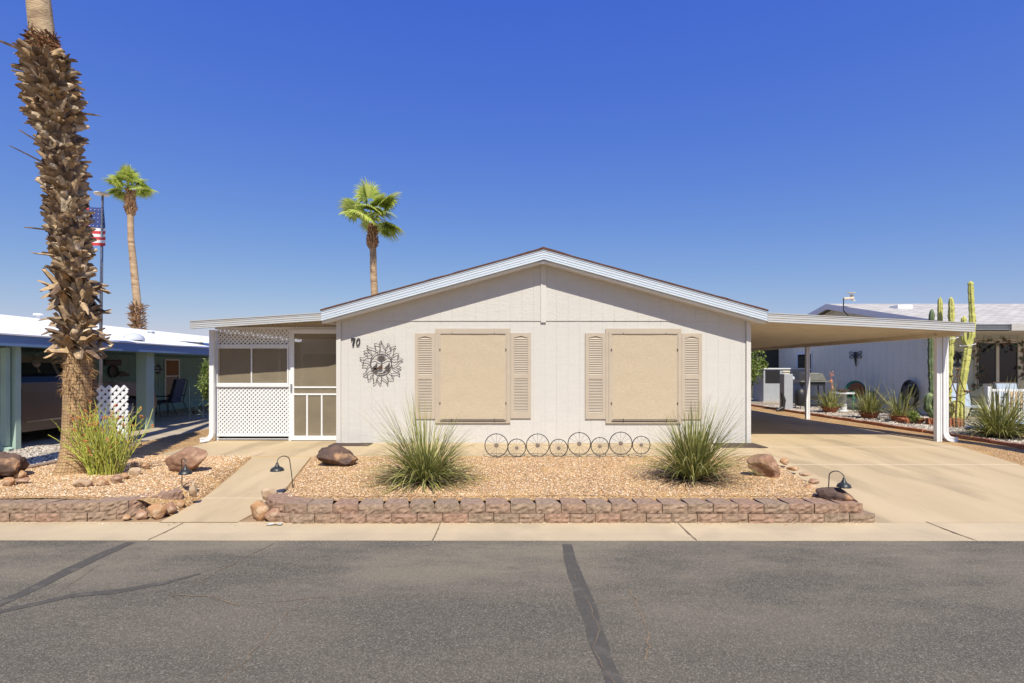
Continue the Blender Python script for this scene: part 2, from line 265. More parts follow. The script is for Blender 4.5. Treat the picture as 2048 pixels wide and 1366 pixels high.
# ---------------------------------------------------------------- mesh builder
OW = {}
def tag(o, label=None, cat=None, group=None, kind=None):
    if label: o['label'] = label
    if cat: o['category'] = cat
    if group: o['group'] = group
    if kind: o['kind'] = kind
    return o
def thing(name, label, cat, loc=(0, 0, 0), group=None):
    o = bpy.data.objects.new(name, None); COL.objects.link(o); o.location = loc; o.empty_display_size = .1
    OW[o.name] = V(loc); return tag(o, label, cat, group)
class MB:
    def __init__(s): s.v = []; s.f = []; s.m = []; s.uv = None
    def add(s, vs, fs, mi=0):
        b = len(s.v); s.v += [tuple(v) for v in vs]; s.f += [tuple(i + b for i in f) for f in fs]; s.m += [mi] * len(fs); return s
    def box(s, x0, x1, y0, y1, z0, z1, mi=0):
        if x0 > x1: x0, x1 = x1, x0
        if y0 > y1: y0, y1 = y1, y0
        if z0 > z1: z0, z1 = z1, z0
        vs = [(x, y, z) for z in (z0, z1) for y in (y0, y1) for x in (x0, x1)]
        return s.add(vs, [(0, 2, 3, 1), (4, 5, 7, 6), (0, 1, 5, 4), (2, 6, 7, 3), (0, 4, 6, 2), (1, 3, 7, 5)], mi)
    def obox(s, c, ax, ay, az, mi=0):
        c = V(c); ax = V(ax); ay = V(ay); az = V(az)
        vs = [c + ax * i + ay * j + az * k for k in (-1, 1) for j in (-1, 1) for i in (-1, 1)]
        return s.add(vs, [(0, 2, 3, 1), (4, 5, 7, 6), (0, 1, 5, 4), (2, 6, 7, 3), (0, 4, 6, 2), (1, 3, 7, 5)], mi)
    def bar(s, a, b, w, t, up=(0, 0, 1), mi=0):
        a = V(a); b = V(b); d = b - a; L = d.length; d.normalize(); up = V(up)
        sd = d.cross(up)
        if sd.length < 1e-4: sd = d.cross(V((1, 0, 0)))
        sd.normalize(); u = sd.cross(d)
        return s.obox((a + b) / 2, d * L / 2, sd * w / 2, u * t / 2, mi)
    def prism(s, poly, y0, y1, mi=0, plane='xz'):
        n = len(poly)
        def pt(p, t): return (p[0], t, p[1]) if plane == 'xz' else ((p[0], p[1], t) if plane == 'xy' else (t, p[0], p[1]))
        vs = [pt(p, y0) for p in poly] + [pt(p, y1) for p in poly]
        fs = [tuple(range(n)), tuple(range(2 * n - 1, n - 1, -1))] + [(i, i + n, (i + 1) % n + n, (i + 1) % n) for i in range(n)]
        return s.add(vs, fs, mi)
    def tube(s, pts, r, n=8, mi=0, caps=True, jit=0, closed=False):
        pts = [V(p) for p in pts]; N = len(pts); rs = r if isinstance(r, (list, tuple)) else [r] * N
        vs = []; ref = None
        for i, p in enumerate(pts):
            if closed: d = pts[(i + 1) % N] - pts[i - 1]
            else: d = pts[min(i + 1, N - 1)] - pts[max(i - 1, 0)]
            d.normalize()
            if ref is None:
                ref = V((0, 0, 1)) if abs(d.z) < .9 else V((1, 0, 0))
            u = d.cross(ref); 
            if u.length < 1e-5: u = d.cross(V((0, 1, 0)))
            u.normalize(); w = d.cross(u); w.normalize(); ref = u.cross(d) * -1 if False else ref
            for k in range(n):
                a = 2 * pi * k / n; rr = rs[i] * (1 + random.uniform(-jit, jit))
                vs.append(p + (u * cos(a) + w * sin(a)) * rr)
        fs = []
        for i in range(N if closed else N - 1):
            for k in range(n):
                a = i * n + k; b = i * n + (k + 1) % n; c = ((i + 1) % N) * n + (k + 1) % n; d = ((i + 1) % N) * n + k
                fs.append((a, d, c, b))
        if caps and not closed: fs += [tuple(range(n)), tuple((N - 1) * n + k for k in range(n - 1, -1, -1))]
        return s.add(vs, fs, mi)
    def cyl(s, a, b, r, r2=None, n=16, mi=0): return s.tube([a, b], [r, r if r2 is None else r2], n, mi)
    def lathe(s, c, prof, n=20, mi=0, axis='z'):
        c = V(c); vs = []
        for (r, h) in prof:
            for k in range(n):
                a = 2 * pi * k / n
                q = {'z': (r * cos(a), r * sin(a), h), 'y': (r * cos(a), h, r * sin(a)), 'x': (h, r * cos(a), r * sin(a))}[axis]
                vs.append(c + V(q))
        fs = [(i * n + k, i * n + (k + 1) % n, (i + 1) * n + (k + 1) % n, (i + 1) * n + k) for i in range(len(prof) - 1) for k in range(n)]
        return s.add(vs, fs, mi)
    def strip(s, rows, mi=0):
        """rows: list of equal-length rows of points"""
        n = len(rows[0]); vs = [p for r in rows for p in r]
        fs = [(i * n + j, i * n + j + 1, (i + 1) * n + j + 1, (i + 1) * n + j) for i in range(len(rows) - 1) for j in range(n - 1)]
        return s.add(vs, fs, mi)
    def build(s, name, mats, parent=None, smooth=False, bevel=0, **kw):
        if not isinstance(mats, (list, tuple)): mats = [mats]
        org = OW.get(parent.name, V((0, 0, 0))) if parent else V((0, 0, 0))
        own = V((0, 0, 0))
        me = bpy.data.meshes.new(name)
        vs = [(v[0] - org.x, v[1] - org.y, v[2] - org.z) for v in s.v]
        if parent is None and kw.get('loc') is not None:
            own = V(kw['loc']); vs = [(v[0] - own.x, v[1] - own.y, v[2] - own.z) for v in vs]
        me.from_pydata(vs, [], s.f); me.update()
        for m in mats: me.materials.append(m)
        me.polygons.foreach_set('material_index', s.m)
        if smooth: me.polygons.foreach_set('use_smooth', [True] * len(s.f))
        if s.uv:
            ul = me.uv_layers.new(name='UVMap')
            for lp in me.loops: ul.data[lp.index].uv = s.uv[lp.vertex_index]
        me.validate(); me.update()
        o = bpy.data.objects.new(name, me); COL.objects.link(o)
        if parent: o.parent = parent
        else: o.location = own
        OW[o.name] = org if parent else own
        if bevel:
            b = o.modifiers.new('bevel', 'BEVEL'); b.width = bevel; b.segments = 2; b.limit_method = 'ANGLE'
        tag(o, kw.get('label'), kw.get('cat'), kw.get('group'), kw.get('kind'))
        return o
def copy_tree(o, parent=None):
    c = o.copy(); COL.objects.link(c); OW[c.name] = OW.get(o.name, V((0, 0, 0)))
    if parent: c.parent = parent; c.matrix_parent_inverse = o.matrix_parent_inverse.copy()
    for ch in [q for q in bpy.data.objects if q.parent == o]: copy_tree(ch, c)
    return c
def lerp(a, b, t): return a + (b - a) * t
def interp(pts, x):
    if x <= pts[0][0]: return pts[0][1]
    for (a, va), (b, vb) in zip(pts, pts[1:]):
        if x <= b: return lerp(va, vb, (x - a) / (b - a)) if b > a else vb
    return pts[-1][1]
def resample(pts, step):
    pts = [V(p) for p in pts]; out = [pts[0].copy()]; acc = 0
    for a, b in zip(pts, pts[1:]):
        L = (b - a).length; n = max(1, int(round(L / step)))
        for i in range(1, n + 1): out.append(a.lerp(b, i / n))
    return out

# ================================================================ SETTING
def zdrive(y): return -.2 * max(0, min(1, (9.27 - y) / 3.85))
def zwalk(y): return -.2 * max(0, min(1, (8.9 - y) / 3.45))
XDL = [(5.42, 3.78), (7.33, 3.98), (8.4, 4.13), (9.2, 4.33), (9.7, 4.42), (10, 4.476)]
XDR = [(5.42, 7.25), (7.87, 7.70), (9.7, 8.08), (11, 8.12), (30, 8.12)]
XWR = [(5.45, -2.80), (6.1, -2.72), (8.37, -3.17), (8.9, -3.22)]
XWL = [(5.45, -3.60), (6.2, -3.62), (7.0, -3.78), (8.37, -4.09), (8.9, -4.2)]
def ruled(mb, ys, fl, fr, fz, nx=20, skirt=None):
    rows = []
    for y in ys:
        a, b = fl(y), fr(y); rows.append([(lerp(a, b, i / nx), y, fz(lerp(a, b, i / nx), y)) for i in range(nx + 1)])
    mb.strip(rows)
    return mb
def yr(a, b, st):
    n = max(1, int(round((b - a) / st))); return [lerp(a, b, i / n) for i in range(n + 1)]
# desert ground sheet out to the horizon
g = MB(); prof = [(-300, -.34), (5.43, -.34), (9.5, -.33), (14, -.12), (30, -.09), (400, -.09), (900, -.09)]
g.strip([[(x, y, z) for x in (-900, -40, 0, 40, 900)] for y, z in prof]); g.build('ground', M['dirt'], kind='structure')
g = MB(); g.strip([[(x, y, -.212 + (.0 if y > 4 else -.004 * (4 - y))) for x in (-200, -20, -6, 0, 6, 20, 200)] for y in (-9, -2, 1, 3, 4.0)])
rows = []
random.seed(3)
xs = [-200, -20] + [-6.5 + i * .06 for i in range(218)] + [20, 200]
edge = [(x, 4.885 + (mn.noise(V((x * 5, 0, 0))) * .012 + mn.noise(V((x * 17, 3, 0))) * .008) - .002 * x, -.206) for x in xs]
g2 = [(x, 4.0, -.212) for x in xs]
g.strip([g2, edge]); g.build('road', M['asphalt'], kind='structure')
# kerb / gutter slabs with joints
g = MB()
js = [-40, -30, -20, -13.4, -8.4, -5.87, -3.35, -.71, 1.73, 4.31, 6.9, 9.4, 14, 20, 40]
for a, b in zip(js, js[1:]):
    xa, xb = a + .005, b - .005
    yf = lambda x: 4.855 - .002 * x
    g.add([(xa, yf(xa), -.34), (xb, yf(xb), -.34), (xb, 5.43, -.34), (xa, 5.43, -.34), (xa, yf(xa), -.203), (xb, yf(xb), -.203), (xb, 5.43, -.2), (xa, 5.43, -.2),
           (xa, 5.1, -.211), (xb, 5.1, -.211)],
          [(0, 1, 5, 4), (1, 2, 6, 5), (2, 3, 7, 6), (3, 0, 4, 7), (4, 5, 9, 8), (8, 9, 6, 7)])
g.build('kerb', M['gutterc'], kind='structure')
g = MB()
for x in js[3:13]:
    n = 14; off = random.uniform(-.02, .02)
    rows = [[(x - .006 + mn.noise(V((x, i * .7, 0))) * .008, 4.87 + i * .56 / n, -.2005 - .010 * (1 - abs(i / n - .42) * 1.7)), (x + .006 + mn.noise(V((x + 5, i * .9, 0))) * .008, 4.87 + i * .56 / n, -.2005 - .010 * (1 - abs(i / n - .42) * 1.7))] for i in range(n + 1)]
    g.strip([[(p[0], p[1], p[2] + .004) for p in r] for r in rows])
g.build('kerb_joints', M['crackfill'], kind='structure')
# tar seals and cracks
def zroad(y): return -.212 + (.0068 * (y - 4) if y > 4 else -.004 * (4 - y) if y > 1 else -.224)
def ribbon(mb, pts, ws, z, jag=.014, step=.03):
    pts = [V((p[0], p[1], z)) for p in pts]
    # cumulative
    dense = []; 
    for i in range(len(pts) - 1):
        n = max(1, int((pts[i + 1] - pts[i]).length / step))
        for k in range(n): dense.append((pts[i].lerp(pts[i + 1], k / n), lerp(ws[i], ws[i + 1], k / n)))
    dense.append((pts[-1], ws[-1])); rows = []
    for i, (p, w) in enumerate(dense):
        d = dense[min(i + 1, len(dense) - 1)][0] - dense[max(i - 1, 0)][0]; d.normalize(); s = V((-d.y, d.x, 0))
        j1 = (mn.noise(V((i * .09, 2, 1))) * 1.6 + .3 * mn.noise(V((i * .5, 4, 1)))) * jag; j2 = (mn.noise(V((i * .09, 7, 8))) * 1.6 + .3 * mn.noise(V((i * .5, 9, 8)))) * jag
        rows.append([tuple(p + s * (w / 2 + j1)), tuple(p - s * (w / 2 + j2))])
    rows = [[(q[0], q[1], zroad(q[1]) + (z + .2120)) for q in rw__] for rw__ in rows]
    mb.strip(rows)
def RG(px, py): p = G(px, py, -.212); return (p.x, p.y)
g = MB()
ribbon(g, [RG(1134, 1090), RG(1140, 1120), RG(1152, 1155), RG(1170, 1200), RG(1187, 1250), RG(1205, 1310), RG(1232, 1366), RG(1262, 1420)], [.09, .10, .115, .12, .11, .11, .10, .10], -.2095)
ribbon(g, [RG(262, 1086), RG(200, 1112), RG(130, 1145), RG(60, 1180), RG(0, 1207), RG(-80, 1245)], [.09, .12, .12, .10, .08, .08], -.2095)
ribbon(g, [RG(400, 1148), RG(330, 1166), RG(240, 1182), RG(140, 1192), RG(60, 1210), RG(-40, 1232)], [.03, .06, .08, .07, .07, .05], -.2092)
g.build('road_tar_seals', M['tar'], kind='structure')
g = MB()
def crack(pts, w=.006, z=-.2080, wander=.05):
    q = [];
    for i in range(len(pts) - 1):
        for k in range(6):
            t = k / 6; p = (lerp(pts[i][0], pts[i + 1][0], t) + random.uniform(-1, 1) * wander * .4, lerp(pts[i][1], pts[i + 1][1], t) + random.uniform(-1, 1) * wander * .3); q.append(p)
    q.append(pts[-1]); ribbon(g, q, [w * random.uniform(.5, 1.5) for _ in q], z, .003, .03)
crack([RG(545, 1088), RG(440, 1140), RG(390, 1170)]); crack([RG(330, 1190), RG(430, 1196), RG(480, 1212)], .008)
crack([RG(620, 1196), RG(560, 1240), RG(500, 1310), RG(440, 1366)]); crack([RG(1262, 1180), RG(1290, 1240), RG(1300, 1280), RG(1290, 1320)], .008)
crack([RG(1148, 1150), RG(1180, 1215), RG(1200, 1260), RG(1185, 1300), RG(1230, 1366)], .004, -.2070, .02)
crack([RG(480, 1212), RG(620, 1196), RG(760, 1180)], .004); crack([RG(1185, 1205), RG(1260, 1200)], .004)
crack([RG(40, 1200), RG(110, 1190), RG(200, 1130)], .004)
g.build('road_cracks', M['crackfill'], kind='structure')
g = MB(); g.strip([[(-14, y, z) for _ in (0,)] + [(3.78, y, z)] for y, z in ((5.425, -.205), (6.1, -.19), (6.9, -.21))]); g.build('planting_strip', M['dirt'], kind='structure')
# driveway
g = MB(); ruled(g, [5.40] + yr(5.42, 9.27, .15) + yr(9.3, 10.0, .15) + yr(10.1, 24, 1), lambda y: interp(XDL, y), lambda y: interp(XDR, y), lambda x, y: zdrive(y), 12)
g.build('driveway', M['conc'], kind='structure')
g = MB()
for y0 in (7.95, 9.27):
    xa, xb = interp(XDL, y0), interp(XDR, y0); g.box(xa, xb, y0 - .006, y0 + .006, zdrive(y0) - .02, zdrive(y0) + .004)
g.build('driveway_joints', M['joint'], kind='structure')
# front walk and apron slab along the house
g = MB(); ys = [5.40] + yr(5.42, 8.36, .15)
ruled(g, ys, lambda y: interp(XWL, y), lambda y: interp(XWR, y), lambda x, y: zwalk(y) + (.006), 8)
for fn in (XWL, XWR):
    g.strip([[(interp(fn, y), y, zwalk(y) + .006) for y in ys], [(interp(fn, y), y, -.3) for y in ys]])
g.build('front_walk', M['conc'], kind='structure')
g = MB(); ruled(g, [8.36, 8.9, 9.8, 10.2, 14.0], lambda y: -5.66, lambda y: min(4.47, interp(XDL, y)), lambda x, y: zwalk(y) if -4.3 < x < -3.1 else 0.0 + (zwalk(y) * .3), 60)
g.strip([[(x, 8.36, .0 + (zwalk(8.36) * .3)) for x in (-5.66, 4.1)], [(x, 8.36, -.12) for x in (-5.66, 4.1)]])
g.build('apron_path', M['conc'], kind='structure')
g = MB()
for a, b in ((G(422, 977, -.13), G(554, 967, -.13)), (G(507, 910, -.02), G(622, 908, -.02)), (G(500, 911, 0), G(584, 880, 0))):
    pass
yj = 6.22; g.box(interp(XWL, yj), interp(XWR, yj), yj - .004, yj + .004, zwalk(yj) - .02, zwalk(yj) + .0095)
g.bar((-4.10, 8.40, zwalk(8.4) * .5 + .004), (-3.9, 9.95, .003), .010, .004)
g.build('walk_joints', M['joint'], kind='structure')
# gravel beds
def nz(x, y, s=1.3, a=.02): return mn.noise(V((x * s, y * s, 2))) * a
def bedz(x, y, L, Rr, zl, zr):
    h = .0 + nz(x, y) + .012
    if L is not None: h = min(h, zl(y) + .012 + max(0, x - L) * .55)
    if Rr is not None: h = min(h, zr(y) + .012 + max(0, Rr - x) * .55)
    return h
def zmid(x, y):
    h = bedz(x, y, interp(XWR, y), interp(XDL, y), zwalk, zdrive) - .02
    return h if y > 5.75 else h - .02
g = MB(); ruled(g, yr(5.62, 8.365, .09), lambda y: interp(XWR, y), lambda y: interp(XDL, y), zmid, 90); g.build('gravel_bed', M['gravel'], kind='structure', smooth=True)
def zleft(x, y): return bedz(x, y, None, interp(XWL, y), None, zwalk) - .02
g = MB(); ruled(g, yr(5.62, 8.365, .09), lambda y: -6.7, lambda y: interp(XWL, y), zleft, 50)
ruled(g, yr(8.365, 14, .5) + [20, 28], lambda y: -7.02 if y > 9 else -6.7, lambda y: -5.655, lambda x, y: -.02 + nz(x, y, 1.3, .01), 10)
g.build('gravel_bed', M['gravel'], kind='structure', smooth=True)
g = MB(); ruled(g, yr(5.62, 9.66, .2), lambda y: -16, lambda y: -6.7, lambda x, y: -.03 + nz(x, y, 1.3, .03), 60); g.build('grey_gravel', M['gravelg'], kind='structure', smooth=True)
g = MB(); ruled(g, yr(5.45, 24, .4), lambda y: interp(XDR, y) - .02, lambda y: 9.02, lambda x, y: -.012 + zdrive(y) + nz(x, y, 1.3, .01), 8); g.build('gravel_strip', M['gravel'], kind='structure', smooth=True)
g = MB(); ruled(g, yr(5.45, 30, .4), lambda y: 9.02, lambda y: 30, lambda x, y: .03 + nz(x, y, 1.3, .03), 70); g.build('grey_gravel', M['gravelg'], kind='structure', smooth=True)
g = MB(); g.box(-18, -7.06, 9.6, 30, -.3, -.065); g.build('carport_slab', M['conc2'], kind='structure')

# loose pebbles on the beds
def pebbles(name, mat, n, fpos, smin, smax, seed):
    random.seed(seed); mb = MB()
    base = [(1, 0, 0), (0, 1, 0), (-1, 0, 0), (0, -1, 0), (0, 0, 1)]
    fs = [(0, 1, 4), (1, 2, 4), (2, 3, 4), (3, 0, 4)]
    for _ in range(n):
        p = fpos()
        if not p: continue
        s = random.uniform(smin, smax); a = random.uniform(0, pi); sx, sy, sz = s * random.uniform(.7, 1.4), s * random.uniform(.6, 1), s * random.uniform(.5, .9)
        c, sn = cos(a), sin(a)
        tx, ty = random.uniform(-.35, .35), random.uniform(-.35, .35)
        vs = []
        for b in base:
            x, y, z = b[0] * sx, b[1] * sy, b[2] * sz
            z += x * tx + y * ty if b[2] == 0 else 0
            x += b[2] * tx * s
            vs.append((p[0] + x * c - y * sn, p[1] + x * sn + y * c, p[2] + z))
        mb.add(vs, fs)
    return mb.build(name, mat, kind='stuff')
def pmid():
    y = random.uniform(5.68, 8.33); a, b = interp(XWR, y) + .05, interp(XDL, y) - .05; x = random.uniform(a, b); return (x, y, zmid(x, y))
o = pebbles('loose_pebbles', M['pebble'], 30000, pmid, .006, .013, 1); tag(o, 'loose orange and cream pebbles covering the centre bed')
def pleft():
    y = random.uniform(5.72, 8.4); x = random.uniform(-6.7, interp(XWL, y) - .05); return (x, y, zleft(x, y))
o = pebbles('loose_pebbles', M['pebble'], 15000, pleft, .007, .016, 2); tag(o, 'loose orange pebbles around the big palm')
def pgl():
    y = random.uniform(6.2, 9.5); x = random.uniform(-10, -6.7); return (x, y, -.03 + nz(x, y, 1.3, .03))
o = pebbles('loose_pebbles', M['pebbleg'], 6000, pgl, .010, .028, 3); tag(o, 'loose grey stones beside the blue trimmed carport')
def pgr():
    y = random.uniform(7.5, 19); x = random.uniform(9.1, 12); return (x, y, .03 + nz(x, y, 1.3, .03))
o = pebbles('loose_pebbles', M['pebbleg'], 6000, pgr, .015, .04, 4); tag(o, 'loose pale stones in the right hand yard')

def pgrit():
    y = 4.86 - abs(random.gauss(0, .09)); return (random.uniform(-6, 6), y, -.2115)
o = pebbles('road_grit', M['pebbleg'], 2600, pgrit, .003, .008, 6); tag(o, 'fine grit gathered along the edge of the asphalt')
def pspill():
    y = 5.40 - abs(random.gauss(0, .03)); return (random.uniform(-6, 3.8), y, -.2)
o = pebbles('spilled_gravel', M['pebble'], 700, pspill, .003, .009, 7); tag(o, 'small stones spilled along the foot of the block walls')
# ================================================================ RETAINING WALLS
def wall_course(name, path, z0, z1, parent, w=.262, depth=.25, seed=0, off=0, flare=0, gap=.0028):
    random.seed(seed); pts = [V((p[0], p[1], 0)) for p in path]
    seg = [(pts[i + 1] - pts[i]).length for i in range(len(pts) - 1)]; tot = sum(seg)
    def at(s):
        s = max(0, min(tot - 1e-6, s))
        for i, L in enumerate(seg):
            if s <= L: return pts[i].lerp(pts[i + 1], s / L)
            s -= L
        return pts[-1]
    mb = MB(); s = -off; k = 0
    while s < tot - .05:
        a, b = at(max(s, 0)), at(min(s + w, tot)); s += w; k += 1
        if (b - a).length < .08: continue
        t = (b - a).normalized(); nrm = V((t.y, -t.x, 0)); L = (b - a).length
        a = a + t * gap; b = b - t * gap; jy = random.uniform(-.006, .006); jz = random.uniform(-.003, .003)
        NX, NZ = 9, 4; front = []
        for j in range(NZ + 1):
            r = []
            for i in range(NX + 1):
                u, v = i / NX, j / NZ; p = a.lerp(b, u); edge = min(u, 1 - u) * NX; ed = (0 if (i in (0, NX)) else 1)
                bulge = .015 * ed * (.7 if j in (0, NZ) else 1) * (1 if edge > 1 else .75)
                q = p + nrm * (bulge + jy + (mn.noise(V((k * 3.1 + u * 5, v * 3, seed))) * .016 + random.uniform(-.005, .005)) * (1 if ed else .3) * (.35 if j == NZ else 1))
                r.append((q.x, q.y, lerp(z0, z1 + jz, v)))
            front.append(r)
        base = len(mb.v); mb.strip(front)
        sh = flare * L
        ta, tb = a - nrm * depth + t * (.03 + sh), b - nrm * depth - t * .03 + t * sh
        top = front[-1]; vs = [tuple(p) for p in top] + [(tb.x, tb.y, z1 + jz), (ta.x, ta.y, z1 + jz)]
        mb.add(vs, [tuple(range(len(vs)))])
        # sides
        for col, bk in ((0, ta), (NX, tb)):
            c = [r[col] for r in front]; vs = c + [(bk.x, bk.y, z1 + jz), (bk.x, bk.y, z0)]; mb.add(vs, [tuple(range(len(vs)))])
    # merge each block into one island by welding
    o = mb.build(name, M['block'], parent)
    import bmesh
    bm = bmesh.new(); bm.from_mesh(o.data); bmesh.ops.remove_doubles(bm, verts=bm.verts, dist=.0006); bm.to_mesh(o.data); bm.free()
    return o
rw = thing('retaining_wall', 'long low two course wall of reddish split face blocks in front of the centre gravel bed', 'garden wall', (0.5, 5.45, -.2))
midp = [(-2.68, 5.82), (-2.58, 5.62), (-2.42, 5.48), (-2.2, 5.40), (-1.9, 5.415), (0, 5.43), (3.66, 5.43)]
wall_course('top_course', midp, -.11, -.015, rw, seed=5, flare=-.12)
wall_course('bottom_course', [(-2.68, 5.84), (-2.59, 5.62), (-2.43, 5.45), (-2.2, 5.37), (-1.9, 5.385), (0, 5.40), (3.80, 5.405)], -.205, -.113, rw, seed=6, off=.13)
rw2 = thing('retaining_wall', 'short curved two course block wall below the big palm left of the front walk', 'garden wall', (-5, 5.5, -.2))
lp = [(-9, 5.44), (-4.6, 5.45), (-4.35, 5.47), (-4.08, 5.55), (-3.88, 5.79), (-3.70, 6.05)]
wall_course('top_course', lp, -.11, -.015, rw2, seed=8, flare=.35)
wall_course('bottom_course', [(-9, 5.42), (-4.6, 5.43), (-4.3, 5.46), (-4.05, 5.55), (-3.86, 5.79), (-3.72, 6.0)], -.205, -.113, rw2, seed=9, off=.1)

# ================================================================ ROCKS
import bmesh
def rock(name, c, sx, sy, sz, mat, seed, label, rot=0, sub=4, rough=.28, group=None, sink=.3, tilt=0):
    bm = bmesh.new(); bmesh.ops.create_icosphere(bm, subdivisions=sub, radius=1)
    random.seed(seed); o3 = V((seed * 3.7, seed * 1.3, seed * .7))
    planes = [(V((random.gauss(0, 1), random.gauss(0, 1), random.gauss(0, .8))).normalized(), random.uniform(.55, .85)) for _ in range(13)]
    for v in bm.verts:
        p = v.co.copy()
        for pn, d in planes:
            e = p.dot(pn) - d
            if e > 0: p -= pn * e * .9
        p *= 1 + mn.noise(p * 1.4 + o3) * rough * .8 + mn.noise(p * 4 + o3) * rough * .34 + mn.noise(p * 11 + o3) * rough * .16
        v.co = p
    me = bpy.data.meshes.new(name); 
    m3 = Matrix.Rotation(rot, 3, 'Z') @ Matrix.Rotation(tilt, 3, 'Y') @ Matrix.Diagonal((sx, sy, sz))
    for v in bm.verts: v.co = m3 @ v.co
    bm.to_mesh(me); bm.free(); me.materials.append(mat)
    me.polygons.foreach_set('use_smooth', [True] * len(me.polygons))
    o = bpy.data.objects.new(name, me); COL.objects.link(o); o.location = (c[0], c[1], c[2] + sz * (1 - sink))
    return tag(o, label, 'rock' if name == 'rock' else 'boulder', group)
c = G(366, 945); rock('boulder', (c.x, c.y + .12, -.01), .30, .2, .18, M['boulder'], 19, 'large smooth reddish brown boulder behind the left path lamp', .1, 5, .12, sink=.12, tilt=-.12)
c = G(670, 932); rock('boulder', (c.x - .02, c.y + .15, -.02), .36, .22, .16, M['boulder2'], 12, 'flat dark boulder with tan patches beside the front walk near the door', -.1, 5, .22, sink=.25, tilt=.05)
c = G(1541, 955); rock('boulder', (c.x, c.y + .12, -.02), .26, .19, .165, M['boulder'], 14, 'brown pitted boulder by the driveway edge right of the right grass clump', .3, 5, .2, sink=.2, tilt=.3)
c = G(1690, 1005, -.03); rock('boulder', (c.x, c.y + .12, -.09), .24, .15, .11, M['boulder2'], 15, 'low tan and dark boulder behind the right end of the block wall', -.2, 5, .15, sink=.3, tilt=.1)
c = G(5, 955); rock('boulder', (c.x - .02, c.y + .05, -.03), .30, .25, .19, M['boulder2'], 17, 'dark boulder cut by the left edge of the photo', .2, 5, .25, sink=.2)
RK = 'small tan rocks edging the gravel beds'
def rk(px, py, wpx, hpx, z, mat, seed, label, rot=0, group=None):
    c = G(px, py, z); s = c.y / F; sx = wpx * s / 2 * 1.15 * oblq(px); sz = hpx * s / 2 * 1.25
    rock('rock', (c.x, c.y + sx * .5, z - .01), sx, sx * .75, sz, mat, seed, label, rot, 3, .25, group, sink=.25)
rk(158, 975, 40, 18, 0, M['rockw'], 31, 'palest leftmost rock in the arc below the yellow green shrub')
rk(172, 974, 26, 14, 0, M['rock2'], 32, 'small rock second from left in the arc below the shrub')
rk(199, 972, 32, 17, 0, M['rock'], 33, 'wedge shaped tan rock directly below the shrub base')
rk(227, 966, 28, 16, 0, M['rock2'], 34, 'pinkish rock just right of the shrub base')
rk(246, 958, 22, 12, 0, M['rock'], 35, 'small rock between two larger ones on the right of the shrub arc')
rk(265, 950, 28, 15, 0, M['rockw'], 36, 'pale rock at the upper right of the shrub arc')
rk(286, 938, 22, 12, 0, M['rock'], 37, 'small rock near the end of the shrub arc')
rk(266, 935, 20, 13, 0, M['rock2'], 38, 'rock behind the shrub arc in the shade')
rk(36, 956, 32, 14, 0, M['rock'], 39, 'whitish rock on top of the pair beside the left edge boulder')
rk(40, 968, 32, 14, 0, M['rock2'], 40, 'brown rock in front of the left edge boulder')
rk(10, 973, 30, 18, 0, M['rock'], 41, 'yellowish rock at the left edge of the photo')
rk(383, 993, 20, 26, -.06, M['rockw'], 42, 'upright pale rock at the end of the left block wall')
rk(249, 1040, 24, 10, -.19, M['rock'], 43, 'small flat rock at the foot of the left wall')
rk(279, 1038, 34, 18, -.19, M['rock2'], 44, 'leaning rock against the left wall')
rk(308, 1038, 42, 28, -.19, M['rock'], 45, 'orange tan rock on the walk corner below the left wall')
rk(338, 1028, 30, 22, -.17, M['rock2'], 46, 'brown rock between the left wall and the walk')
rk(357, 1014, 22, 14, -.15, M['rock'], 47, 'smallest rock up the walk edge from the left wall')
rk(536, 1001, 34, 26, -.10, M['rockw'], 48, 'pale rock behind the curved start of the centre wall')
rk(514, 1040, 46, 38, -.19, M['rock'], 49, 'biggest tan rock beside the foot of the walk')
rk(543, 1042, 36, 24, -.19, M['rock2'], 50, 'rounded pinkish rock at the left foot of the centre wall')
rk(1572, 928, 20, 14, -.02, M['rock'], 51, 'orange rock behind the brown pitted boulder')
for i, (px, py, w, h, lb) in enumerate([(1590, 940, 26, 8, 'flat rock on the driveway edge nearest the pitted boulder'), (1612, 952, 28, 9, 'flat cream rock midway along the driveway edge'), (1632, 966, 26, 9, 'thin flagstone beside the right path lamp on the driveway edge'),
      (1622, 982, 36, 14, 'whitish rock left of the right path lamp'), (1640, 998, 34, 10, 'tan rock at the foot of the right path lamp'), (1674, 1002, 20, 10, 'small white rock behind the right end of the wall')]):
    rk(px, py, w, h, -.05 if i > 2 else -.03, [M['rock'], M['rockw'], M['rock2']][i % 3], 60 + i, lb)
c = G(552, 1050, -.2); g = MB(); random.seed(4)
g.strip([[(c.x - .09 + i * .03 + random.uniform(-.01, .01), c.y - .02 + j * .02, -.198 + random.uniform(0, .022)) for i in range(6)] for j in range(3)])
g.build('litter', M['litter'], loc=(c.x, c.y, -.2), label='crumpled scrap of paper lying on the kerb', cat='litter')

# ================================================================ THE HOUSE
D, DF = 9.77, 9.45
XL, XR, RX = X(674, D), X(1500, D), X(1087.5, DF)
house = thing('manufactured_home', 'off white single storey gabled mobile home with taupe shutters and shaded windows', 'house', (.6, D, 0))
HE = 22.5
eL, eR = X(642, DF), X(1535, DF); ztop = Z(499, DF); zel = Z(622, DF); FH = .178
slope = (ztop - zel) / (RX - eL)
def roofz(x): return ztop - slope * abs(x - RX)        # top of fascia line
def soff(x): return roofz(x) - FH
